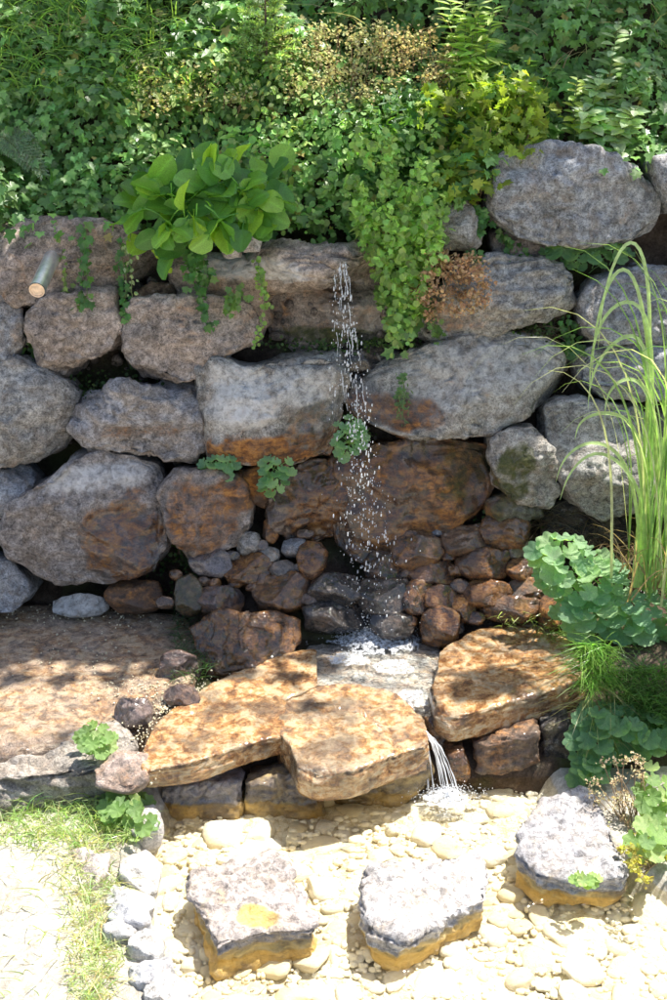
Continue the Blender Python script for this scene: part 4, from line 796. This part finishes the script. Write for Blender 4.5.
# grass that nobody could count
def grass_soup(n, place, lmin, lmax, wd, colour, lean=(0, -.2, 1), spread=.4, droop=.8):
    V = []; Fq = []; T = []; m = 5; k_ = 0
    P = np.array([place() for _ in range(n)]); L_ = rng.uniform(lmin, lmax, n); D = unit(np.array(lean) + rng.normal(0, spread, (n, 3)) * [1, 1, .3]); H = unit(D * [1, 1, 0] + 1e-5); sd_ = unit(np.cross(D, rng.normal(0, 1, (n, 3)))); C = cols(colour, n, .35, .15)
    t_ = np.linspace(0, 1, m); ctr = P[:, None] + L_[:, None, None] * (D[:, None] * t_[None, :, None] + (H[:, None] * .6 - [0, 0, .45]) * droop * (t_ ** 2.2)[None, :, None])
    w = (wd * .5 * (1 - t_ ** 2) + .0003)[None, :, None] * rng.uniform(.6, 1.3, n)[:, None, None]; V = np.stack([ctr - sd_[:, None] * w, ctr + sd_[:, None] * w], 2).reshape(-1, 3)
    b = np.arange(n)[:, None] * m * 2 + np.arange(m - 1)[None] * 2; b = b.ravel(); Ft = np.concatenate([np.stack([b, b + 1, b + 3], 1), np.stack([b, b + 3, b + 2], 1)])
    return V, Ft, np.repeat(np.concatenate([C, np.ones((n, 1))], 1), m * 2, 0)
def px_place(pl, x0, x1, y0, y1, off=0.0, dens=None):
    q = pl.off(off)
    def f():
        while True:
            x, y = random.uniform(x0, x1), random.uniform(y0, y1)
            if dens is None or random.random() < dens(x, y): return q.at(x, y)
    return f
g0 = horiz(.05)
def dl(x, y): # thick along the slab foot and towards the rim stones, bare gravel elsewhere
    e = max(0, 1 - (y - 805) / 45) if x < 120 else .5
    band = math.exp(-((x - (92 - (y - 860) * -.06)) / 26) ** 2) if y > 830 else 0
    nz_ = .5 + .8 * float(noise(np.array([[x * .05, y * .07, 0.]]))[0]); right = 1 if x < 118 + 8 * sin(y * .1) else 0
    return min(1, (e * .9 + band * .6 + .035) * max(0.05, nz_) * (right if y > 840 else 1))
s = Soup(); s.add(*grass_soup(1900, px_place(g0, -60, 150, 800, 1010, 0, dl), .03, .10, .004, (.36, .42, .22), (0, -.1, 1), .5)); s.add(*grass_soup(420, px_place(g0, -60, 140, 800, 850), .06, .16, .005, (.26, .36, .13), (0, -.15, 1), .35))
s.add(*grass_soup(250, px_place(g0, -60, 130, 830, 1010, 0, dl), .05, .14, .003, (.5, .42, .22), (0, -.1, .7), .7))
s.build('grass', M_GRASS, kind='stuff', label='sunlit thin grass between the slab edge, the gravel and the rim stones', cat='grass')
s = Soup()
s.add(*grass_soup(520, px_place(Plane(5.0, .3, .5), 578, 612, 645, 690), .05, .13, .0045, (.16, .30, .06), (-.1, -.4, .8), .4, 1.3)); s.add(*grass_soup(130, px_place(Plane(4.98, .28, .5), 580, 615, 685, 730), .05, .15, .004, (.34, .32, .14), (-.1, -.5, .2), .4, 1.4))
s.add(*grass_soup(1700, px_place(Plane(4.95, .2, .5), 605, 720, 672, 745), .08, .2, .004, (.09, .19, .05), (-.1, -.2, 1), .3, .9))
s.add(*grass_soup(160, px_place(CASC, 545, 600, 615, 645, .05), .05, .12, .004, (.2, .32, .08), (-.1, -.4, .8), .5, 1.2)); s.add(*grass_soup(60, px_place(CASC, 500, 560, 612, 628, .05), .03, .08, .004, (.3, .36, .1), (-.1, -.4, .8), .5, 1.2))
s.build('grass', M_GRASS, kind='stuff', label='green grass tufts drooping around the squarish slab and the shaded bank', cat='grass')
s = Soup()
s.add(*grass_soup(420, px_place(horiz(.25), 172, 210, 618, 680, 0), .03, .09, .003, (.06, .11, .04), (0, -.3, 1), .6)); s.add(*grass_soup(220, px_place(WALL, 185, 215, 535, 570, .05), .03, .07, .003, (.05, .10, .03), (0, -.5, .6), .6))
s.add(*grass_soup(300, px_place(WALL, 430, 560, 325, 350, .0), .03, .1, .002, (.14, .12, .09), (0, -.6, .2), .7)); s.add(*grass_soup(260, px_place(WALL, 535, 610, 510, 545, .02), .06, .18, .003, (.13, .10, .07), (0, -.6, .5), .7)); s.add(*grass_soup(200, px_place(WALL, 590, 660, 540, 590, .15), .06, .22, .004, (.2, .15, .09), (0, -.4, .2), .6))
s.build('grass', M_GRASS, kind='stuff', label='thin dull grass and dead stalks in the wet joints of the wall', cat='grass')
BT = Plane(6.75, 2.35, .84)
s = Soup(); s.add(*grass_soup(1500, lambda: bank_pt(np.array([random.uniform(-1.9, -.35)]), np.array([random.uniform(2.4, 3.1)]), np.array([.12]))[0][0], .12, .38, .006, (.17, .30, .07), (0, -.15, 1), .35, 1.1))
s.add(*grass_soup(350, lambda: bank_pt(np.array([random.uniform(-1.9, 2.4)]), np.array([random.uniform(2.5, 3.2)]), np.array([.1]))[0][0], .12, .35, .004, (.36, .32, .17), (0, -.1, 1), .4, .9))
s.build('grass', M_GRASS, kind='stuff', label='long green grass blades arching over the ivy at the top of the bank', cat='grass')

# moss and duckweed like flecks in the joints
s = Soup(); n = 4200; P = []
for i in range(n):
    a = random.choice([(250, 585, 80, 34), (470, 570, 70, 36), (440, 585, 40, 30), (200, 600, 30, 30), (190, 430, 60, 26), (190, 560, 50, 24), (400, 415, 50, 14), (120, 385, 60, 14), (210, 545, 30, 30), (110, 395, 60, 10), (380, 345, 40, 8), (470, 520, 60, 20), (540, 330, 40, 14), (35, 330, 12, 40), (250, 610, 50, 8), (340, 440, 30, 18), (65, 290, 14, 50), (330, 345, 60, 8)])
    P.append(WALL.off(random.uniform(-.14, .06)).at(a[0] + random.gauss(0, a[2] * .5), a[1] + random.gauss(0, a[3] * .5)))
P = np.array(P); s.leaves(ROUND, P, unit(np.array([0, -.7, .7]) + rng.normal(0, .5, (n, 3))), rng.normal(0, 1, (n, 3)), rng.uniform(.008, .02, n), cols((.05, .095, .025), n, .5))
s.build('moss', M_SOFT, kind='stuff', label='dark moss and tiny leaves in the damp joints between the boulders', cat='moss')

# hanging ivy strands, each with its own stem
def strand(pts_, off, lab, size=.034, col=(.07, .17, .04), dens=1.0, tm=IVY, mat=None, cat='ivy strand', wid=.018):
    P_ = np.array([WALL.off(off).at(x, y) for x, y in pts_]); m = 30; tt = np.linspace(0, len(P_) - 1, m); Q = np.stack([np.interp(tt, range(len(P_)), P_[:, j]) for j in range(3)], 1); Q += np.cumsum(rng.normal(0, .002, (m, 3)), 0)
    e = empty('ivy_strand', lab, cat, tuple(Q[0]), 'creepers trailing down the wall'); V, Fq = tube(Q - Q[0], .0022, 4); link('stem', mk_mesh('stem', V, Fq, True, None, M_STEM), e)
    n = int(dens * len(Q) * 1.6); i_ = rng.integers(0, m, n); B = Q[i_] + rng.normal(0, wid, (n, 3)); s = Soup(); s.leaves(tm, B, unit(np.array([0, -1, .5]) + rng.normal(0, .35, (n, 3))), unit(np.array([0, -.2, -1]) + rng.normal(0, .5, (n, 3))), rng.uniform(.6, 1.2, n) * size, cols(col, n, .3)); s.build('foliage', mat or M_IVY, parent=e, loc=Q[0])
strand([(58, 240), (62, 270), (60, 300)], .16, 'short yellowish creeper right of the pipe', .022, (.16, .26, .06))
strand([(86, 232), (84, 262), (86, 295), (82, 306)], .2, 'ivy strand ending on the first pinkish boulder', .036)
strand([(34, 300), (30, 325), (36, 350)], .02, 'green strand filling the joint beside the leftmost boulder', .024, (.09, .18, .04), 2.0)
strand([(118, 240), (125, 275), (121, 318)], .12, 'ivy strand over the gap between two pinkish boulders', .032)
strand([(204, 240), (206, 275), (200, 300), (208, 325)], .18, 'longest ivy strand hanging over the pinkish boulder left of the lip', .036, dens=1.4)
strand([(188, 245), (194, 270), (190, 285)], .2, 'short ivy strand under the broad leaves', .034)
strand([(258, 258), (259, 285), (262, 310), (254, 345)], .3, 'bright thin strand dangling from the pale ledge', .02, (.2, .32, .08), 1.6, ROUND, M_SOFT, wid=.010)
strand([(240, 290), (228, 305)], .2, 'wisp of ivy at the end of the pale ledge', .03, (.13, .24, .06))
strand([(130, 232), (128, 262), (130, 300)], .26, 'pale stemmed weed hanging below the lowest broad leaf', .022, (.3, .4, .2), .8, OVAL, M_SOFT)
strand([(425, 270), (430, 310), (440, 345)], .1, 'thin creeper beside the dried brown flowers', .026, (.1, .2, .05), 1.4)
strand([(500, 232), (520, 255), (500, 262), (525, 262)], .0, 'ivy trailing along the ledge under the high boulder', .034, dens=1.5)
strand([(565, 320), (572, 340), (566, 352)], .0, 'wispy ivy in the soil between the right hand boulders', .032)
strand([(478, 260), (470, 235), (485, 225), (478, 210)], .08, 'ivy climbing between the small grey boulder and the high one', .036, dens=1.6)
strand([(402, 380), (404, 398), (401, 420)], .2, 'feathery weed on the long boulder by the fall', .022, (.1, .17, .06), 1.6, LANCE)

# dried brown flower heads hanging right of the creeper
def puffs(name, lab, cat, blobs, pl, n_each, size, col, stems_from, mat=None, rad=.035, stemcol=None):
    s = Soup(); t_ = []; b0 = pl.at(*stems_from)
    e = empty(name, lab, cat, tuple(b0))
    for (x, y) in blobs:
        c = pl.off(random.uniform(-.04, .08)).at(x, y); n = n_each; P = c + rng.normal(0, rad * .55, (n, 3)) * [1, 1, .7]
        s.leaves(BIT, P, unit(rng.normal(0, 1, (n, 3)) + [0, -.4, .4]), rng.normal(0, 1, (n, 3)), rng.uniform(.6, 1.3, n) * size, cols(col, n, .4, .1)); mid = (b0 + c) / 2 + rng.normal(0, .03, 3); t_.append(tube([b0, mid, c], .002, 4))
    s.build('flower_heads', mat or M_DRY, parent=e, loc=b0, kind='stuff'); V, Fq = join(t_); link('stems', mk_mesh('stems', V - b0, Fq, True, None, M_TWIG), e, kind='stuff'); return e
bl = [(434, 260), (446, 255), (460, 262), (470, 258), (428, 275), (442, 272), (455, 278), (466, 280), (478, 275), (434, 290), (448, 292), (462, 296), (476, 292), (484, 300), (440, 305), (425, 300), (470, 308), (455, 310), (430, 315), (480, 268), (447, 265), (465, 270), (486, 285), (420, 290)]
puffs('dried_flowers', 'brown dried flower heads spilling between the creeper and the layered boulder', 'dried flowers', bl, WALL.off(.2), 60, .018, (.46, .31, .18), (440, 262))
# tan seed head shrub on the bank
def bank_px(x, y, h):
    r_ = ray(x, y); 
    for t_ in np.linspace(4, 11, 700):
        P = CP + r_ / F * t_
        if P[1] > bank_pt(P[:1], P[2:3], np.array([h]))[0][0][1]: return P
    return P
def bank_shrub(name, lab, cat, blobs, n_each, size, cl, tm, mat, rad, stemh=.35, dirv=(0, -.3, .8)):
    cx = sum(b[0] for b in blobs) / len(blobs); cy = max(b[1] for b in blobs) + 8; b0 = bank_px(cx, cy, .0); e = empty(name, lab, cat, tuple(b0)); s = Soup(); tb = []
    for (x, y) in blobs:
        c = bank_px(x, y, random.uniform(.26, .42)); P = c + rng.normal(0, rad, (n_each, 3)); s.leaves(tm, P, unit(np.array(dirv) + rng.normal(0, .6, (n_each, 3))), unit(rng.normal(0, 1, (n_each, 3)) + [0, 0, .3]), rng.uniform(.6, 1.3, n_each) * size, cols(cl, n_each, .35, .12))
        foot_ = b0 + (c - b0) * [.7, .3, 0] + [0, .05, -.05]; tb.append(tube([foot_, (foot_ + c) / 2 + rng.normal(0, .02, 3), c + [0, 0, .02]], .003, 4))
    s.build('foliage', mat, parent=e, loc=b0); V, Fq = join(tb); link('stems', mk_mesh('stems', V - b0, Fq, True, None, M_TWIG), e, kind='stuff')
def blobpts(n, x0, x1, y0, y1): return [(random.uniform(x0, x1), random.uniform(y0, y1)) for _ in range(n)]
bank_shrub('seed_head_shrub', 'tan seed headed bush in the middle of the bank right of the little spruce', 'bush', blobpts(60, 272, 385, 28, 100), 42, .017, (.48, .47, .22), BIT, M_DRY, .028)
bank_shrub('seed_head_shrub', 'smaller tan seed headed bush toward the tall upright stems', 'bush', blobpts(26, 388, 452, 34, 88), 42, .017, (.50, .44, .2), BIT, M_DRY, .026)
bank_shrub('flowering_weed', 'pale yellow flowered weeds above the broad leaved plant', 'weeds', blobpts(34, 130, 262, 62, 108), 26, .018, (.5, .48, .26), BIT, M_SOFT, .03)
bank_shrub('bramble', 'yellow green sunlit bramble on the bank over the high boulder', 'bramble', blobpts(42, 438, 535, 88, 150) + blobpts(10, 440, 480, 150, 190), 20, .05, (.22, .30, .05), MAPLE, M_SOFT, .05)
bank_shrub('green_shrub', 'fresh green leafy shrub between the seed headed bush and the bramble', 'bush', blobpts(36, 370, 470, 100, 180), 26, .045, (.10, .21, .05), MAPLE, M_SOFT, .055)
bank_shrub('white_leaf_weed', 'weed with pale pointed leaves catching the sun at the mid bank', 'weeds', blobpts(16, 330, 400, 95, 135), 18, .04, (.16, .27, .13), LANCE, M_IVY, .04)
# stemmed plants with leaves in pairs
def leafy_stems(name, lab, cat, stems, lsize, lcol, tm, mat, pairs=12, scol=M_STEM, up=.6, base_h=.1):
    b0 = bank_px(*stems[0][0], base_h); e = empty(name, lab, cat, tuple(b0)); s = Soup(); tb = []
    for st_ in stems:
        K = np.array([bank_px(x, y, base_h + .12 + .25 * i / (len(st_) - 1)) for i, (x, y) in enumerate(st_)]); m = 24; tt = np.linspace(0, len(K) - 1, m); Q = np.stack([np.interp(tt, range(len(K)), K[:, j]) for j in range(3)], 1); tb.append(tube(Q, np.linspace(.005, .0015, m), 5))
        for i in range(pairs):
            f_ = .15 + .85 * i / pairs; c = np.array([np.interp(f_ * (m - 1), range(m), Q[:, j]) for j in range(3)])
            for sg in (-1, 1):
                a = i * 2.4 + (0 if sg > 0 else pi); d_ = unit([cos(a), sin(a) * .8 - .2, up]); n = 1; s.leaves(tm, c[None] + 0., unit(np.array([[-d_[0] * .5, -.3, 1.]])), d_[None], np.array([lsize * random.uniform(.8, 1.2) * (1.15 - .5 * f_)]), cols(lcol, 1, .2))
    s.build('foliage', mat, parent=e, loc=b0); V, Fq = join(tb); link('stem', mk_mesh('stem', V - b0, Fq, True, None, scol), e)
leafy_stems('sapling', 'upright sapling with pale undersided leaves standing before the dark ivy', 'sapling', [[(606, 150), (604, 110), (612, 60), (619, 18)], [(604, 145), (592, 105), (600, 75)], [(610, 140), (630, 105), (640, 60)], [(606, 150), (622, 130), (636, 108)], [(604, 150), (590, 125), (583, 110)]], .10, (.36, .46, .30), OVAL, M_SOFT, 16)
leafy_stems('young_shoot', 'young yellow green shoot left of the sapling', 'shoot', [[(575, 145), (574, 110), (578, 75)]], .075, (.34, .42, .12), OVAL, M_SOFT, 11)
leafy_stems('upright_stems', 'tall thin stems with bright leaf tips at the top of the bank', 'stems', [[(478, 100), (476, 50), (480, -5)], [(484, 100), (486, 50), (494, 5)], [(470, 100), (466, 50), (464, 0)], [(462, 100), (458, 50), (450, 0)], [(474, 100), (470, 60), (476, 10)]], .11, (.34, .46, .12), LANCE, M_SOFT, 18, up=1.2)
leafy_stems('tall_weed', 'tall weed with a reddish bent tip rising over the long grass', 'weed', [[(158, 90), (160, 50), (160, 8)], [(150, 90), (142, 50), (136, 20)]], .05, (.2, .26, .1), LANCE, M_SOFT, 10)
# fern frond at the far left
def frond(lab, x0, y0, x1, y1, col):
    a, b = bank_px(x0, y0, .3), bank_px(x1, y1, .34) + [0, -.05, -.02]; s = Soup(); m = 20; Q = np.array([a + (b - a) * t_ + [0, 0, .04 * sin(pi * t_)] for t_ in np.linspace(0, 1, m)]); e = empty('fern_frond', lab, 'fern', tuple(a)); V, Fq = tube(Q - a, .002, 4); link('stem', mk_mesh('stem', V, Fq, True, None, M_STEM), e); d = unit(b - a); sd_ = unit(np.cross(d, [0, -.7, .7]))
    for i in range(2, m):
        for sg in (-1, 1):
            ln = .075 * (1 - (i / m) ** 1.5) + .012; q = 7; P = Q[i] + np.outer(np.linspace(.1, 1, q), unit(sd_ * sg + d * .6) * ln); n = len(P)
            for s2 in (-1, 1): s.leaves(LANCE, P, np.tile(unit([0, -.6, .8]), (n, 1)) + rng.normal(0, .2, (n, 3)), np.tile(unit(d * s2 + sd_ * sg * .5), (n, 1)), np.full(n, .024), cols(col, n, .2))
    s.build('foliage', M_SOFT, parent=e, loc=a)
frond('grey green fern frond lying over the ivy above the pipe, upper of two', 2, 128, 44, 168, (.20, .27, .17)); frond('grey green fern frond lying over the ivy above the pipe, lower of two', -8, 135, 30, 160, (.18, .26, .15))
# little spruce
sb = bank_px(268, 88, .12); e = empty('spruce_sapling', 'little spruce with pale needle tips on the bank above the broad leaves', 'conifer', tuple(sb)); s = Soup(); tb = [tube([sb, sb + [0, -.12, .25], sb + [0, -.15, .50]], np.array([.008, .006, .003]), 6)]
for i in range(46):
    h = random.uniform(.05, .48); a = random.uniform(0, 6.28); ln = .26 * (1 - h / .6) * random.uniform(.6, 1.1); b = sb + [0, -.15 * min(1, h * 2.2), h]; d = unit([cos(a), sin(a) * .8 - .25, .28]); tip = b + d * ln; tb.append(tube([b, tip], np.array([.003, .0015]), 4)); n = int(ln * 520)
    f_ = rng.random(n); P = b + np.outer(f_, d * ln); s.leaves(LANCE, P, unit(rng.normal(0, 1, (n, 3))), unit(d * .8 + rng.normal(0, .5, (n, 3))), rng.uniform(.018, .03, n), cols((.20, .29, .13), n, .35) * (1 + .9 * f_[:, None] ** 4))
    sd_ = unit(np.cross(d, [0, 0, 1]))
    for sg in (-1, 1):
        for q in (.4, .65): c = b + d * ln * q; n = 26; f2 = rng.random(n); s.leaves(LANCE, c + np.outer(f2, unit(d + sd_ * sg) * ln * .4), unit(rng.normal(0, 1, (n, 3))), unit(d + sd_ * sg + rng.normal(0, .4, (n, 3))), rng.uniform(.016, .028, n), cols((.24, .34, .15), n, .3))
s.build('needles', M_DRY if False else M_SOFT, parent=e, loc=sb); V, Fq = join(tb); link('trunk', mk_mesh('trunk', V - sb, Fq, True, None, M_BARK), e)
# dry plant by the pool rim
puffs('dry_seed_plant', 'dry straw coloured seed heads leaning over the pool rim by the rough stepping stone', 'dry plant', [(random.gauss(622, 18), random.gauss(800, 24)) for _ in range(34)], Plane(4.5, .1, .5), 26, .011, (.55, .47, .30), (640, 850), rad=.022)
puffs('low_weed', 'reddish and yellow low weeds at the waterline on the bank', 'weeds', [(random.gauss(645, 16), random.gauss(850, 12)) for _ in range(22)], horiz(.09), 24, .018, (.34, .32, .1), (650, 868), M_SOFT, rad=.02)
# pink bud in the bramble
c = bank_px(447, 118, .36); s = Soup(); n = 26; s.leaves(ROUND, c + rng.normal(0, .006, (n, 3)), unit(rng.normal(0, 1, (n, 3)) + [0, -1, 0]), rng.normal(0, 1, (n, 3)), rng.uniform(.016, .026, n), cols((.75, .25, .30), n, .2)); e = empty('rose_flower', 'small pink flower among the bramble leaves', 'flower', tuple(c)); s.build('petals', M_SOFT, parent=e, loc=c)
# pipe through the wall with a wooden plug
pa = WALL.off(.02).at(60, 240); pb_ = WALL.off(.42).at(37, 290); e = empty('drain_pipe', 'grey metal pipe poking out of the ivy over the wall, cut end facing out', 'pipe', tuple(pa)); d = unit(pb_ - pa)
V, Fq = tube(np.array([pa - d * .1, pa, pb_]), .036, 24); link('tube', mk_mesh('tube', V - pa, Fq, True, None, M_METAL), e)
a_ = unit(np.cross(d, [0, 0, 1])); b_ = np.cross(a_, d); an = np.linspace(0, 2 * pi, 24, endpoint=False); ring = lambda c_, r_: np.array([c_ + r_ * (a_ * cos(t_) + b_ * sin(t_)) for t_ in an])
V = np.vstack([ring(pb_ + d * .004, .0345), ring(pb_ + d * .004, .030), ring(pb_ - d * .003, .0285), [pb_ - d * .003]]); Fc = []
for i in range(24):
    j = (i + 1) % 24
    for k_ in (0, 24): Fc += [(k_ + i, k_ + j, k_ + 24 + j), (k_ + i, k_ + 24 + j, k_ + 24 + i)]
    Fc.append((48 + i, 48 + j, 72))
link('plug', mk_mesh('plug', V - pa, Fc, False, None, M_WOOD), e)
pc = WALL.off(.10).at(56, 244); V, Fq = tube(np.array([pc + [0, .05, 0], pc + [0, -.012, .002]]), .062, 20); V = np.vstack([V, [pc + [0, -.014, .002]]]); F3 = np.concatenate([Fq[:, [0, 1, 2]], Fq[:, [0, 2, 3]], [[20 + i, 20 + (i + 1) % 20, 40] for i in range(20)]])
link('end_disc', mk_mesh('end_disc', V - pc, F3, False, None, M_WOOD), None, 'round sawn log end in the wall behind the metal pipe', 'log end', loc=tuple(pc))
# grey post at the top of the bank
pp = bank_px(619, 12, .12); V, Fq = tube(np.array([pp, pp + [0, 0, .02], pp + [0, 0, 1.1]]), np.array([.014, .02, .02]), 14); link('post', mk_mesh('post', V - pp, Fq, True, None, M_POST), None, 'slim grey post standing in the dark ivy above the sapling', 'post', loc=tuple(pp))

# ------------------------------------------------------------------ overhanging trees that dapple the place
def tree(lab, root, limbs, clumps, leaf, lsz, nper, crad):
    e = empty('tree', lab, 'tree', tuple(root)); tb = []
    for L_, r0, r1 in limbs[:1]:
        V, Fq = tube(np.array(L_), np.linspace(r0, r1, len(L_)), 12); link('trunk', mk_mesh('trunk', V - root, Fq, True, None, M_BARK), e)
    pts_ = []
    for L_, r0, r1 in limbs[1:]:
        K = np.array(L_); m = 16; tt = np.linspace(0, len(K) - 1, m); Q = np.stack([np.interp(tt, range(len(K)), K[:, j]) for j in range(3)], 1); V, Fq = tube(Q, np.linspace(r0, r1, m), 8); link('limb', mk_mesh('limb', V - root, Fq, True, None, M_BARK), e); pts_ += list(Q[4:])
    pts_ = np.array(pts_); s = Soup()
    for c, rr, nn_ in clumps:
        c = np.array(c); q = pts_[np.argmin(np.linalg.norm(pts_ - c, axis=1))]; tb.append(tube([q, (q + c) / 2 + [0, 0, .05], c], np.array([.02, .012, .006]), 5)); n = int(nn_)
        D = unit(rng.normal(0, 1, (n, 3))) * (rng.random((n, 1)) ** .4) * rr * [1, 1, .55]; 
        for k_ in range(6): tb.append(tube([c, c + D[k_]], np.array([.006, .002]), 4))
        s.leaves(leaf, c + D, unit(rng.normal(0, .5, (n, 3)) + [0, 0, 1]), rng.normal(0, 1, (n, 3)), rng.uniform(.7, 1.3, n) * lsz, cols((.07, .15, .03), n, .3))
    V, Fq = join(tb); link('twigs', mk_mesh('twigs', V - root, Fq, True, None, M_BARK), e, kind='stuff'); s.build('crown', M_SOFT, parent=e, loc=root)
sv = np.array(SUN)
def shade(P, zc, rr, n): t_ = (zc - P[2]) / sv[2]; return (tuple(P + sv * t_), rr, n)
CL = []
for x, y, rr, n in [(20, 622, .27, 620), (90, 618, .27, 620), (150, 622, .24, 520), (50, 640, .2, 400), (110, 642, .2, 400), (-60, 632, .3, 700), (200, 624, .2, 330), (240, 634, .14, 200), (-20, 650, .2, 350), (165, 652, .12, 150), (190, 650, .1, 110), (15, 676, .05, 22), (60, 680, .04, 18), (115, 676, .05, 24), (60, 735, .025, 8), (235, 672, .06, 50)]: CL.append(shade(horiz(.25).at(x, y), 4.7 + random.uniform(-.3, .5), rr, n))
for x, y, rr, n in [(492, 688, .10, 200), (468, 696, .07, 120), (325, 650, .08, 60), (318, 700, .025, 10), (290, 672, .04, 20), (640, 715, .18, 200), (600, 735, .12, 110), (660, 690, .14, 120)]: CL.append(shade(horiz(.28).at(x, y), 4.4 + random.uniform(-.2, .5), rr, n))
def bshade(x, y, rr, n): CL.append(shade(bank_px(x, y, .1), 5.2 + random.uniform(-.3, .8), rr, n))
for x in range(-60, 760, 50):
    for y in (-30, 5, 38): bshade(x + random.uniform(-15, 15), y, .27 if y < 0 else .17, 330 if y < 0 else 70) if y < 0 or x > 455 or (x < 40 and y < 30) else None
for x, y, rr, n in [(10, 120, .2, 90), (50, 150, .2, 90), (0, 190, .26, 150), (80, 190, .16, 70), (330, 150, .10, 25), (500, 60, .22, 170), (560, 70, .18, 110), (640, 70, .2, 150), (540, 120, .12, 50), (640, 130, .14, 60), (700, 100, .3, 220), (590, 180, .1, 30), (250, 330, .1, 30), (160, 340, .12, 40), (60, 340, .12, 40)]: bshade(x, y, rr, n) if y < 250 else CL.append(shade(WALL.off(.1).at(x, y), 5.0, rr, n))
for x, y, rr, n in [(70, 540, .26, 240), (30, 430, .24, 200), (140, 430, .16, 80), (200, 520, .22, 180), (240, 580, .22, 200), (300, 590, .16, 110), (400, 480, .22, 150), (470, 560, .10, 50), (60, 340, .2, 130), (170, 340, .2, 120), (480, 300, .16, 70), (330, 520, .16, 120)]: CL.append(shade(WALL.off(.15).at(x, y), 5.0 + random.uniform(-.3, .4), rr, n))
root = np.array([1.9, 11.2, 4.9])
tree('leafy tree on the slope above, its limbs reaching over the bank out of view', root, [([root - [0, 0, .4], root + [-.1, -.2, 1.2], root + [-.2, -.5, 2.6], root + [-.1, -.7, 4.2]], .2, .1),
    ([root + [-.1, -.2, 1.0], (1.2, 9.3, 5.9), (.4, 7.9, 5.5), (-.4, 7.2, 5.1)], .09, .03), ([root + [-.1, -.2, 1.2], (2.4, 9.4, 6.0), (2.3, 8.0, 5.5), (2.0, 6.8, 4.9)], .09, .03), ([(1.2, 9.3, 5.9), (.2, 8.6, 5.9), (-1.0, 7.9, 5.6), (-1.6, 7.2, 5.2)], .06, .025),
    ([(1.2, 9.3, 5.9), (1.4, 8.0, 5.4), (1.4, 7.0, 4.9), (1.3, 6.4, 4.6)], .05, .02), ([root + [-.2, -.5, 2.2], (2.6, 9.8, 7), (3.2, 8.6, 6.5)], .07, .03)], CL, OVAL, .075, 0, 0)
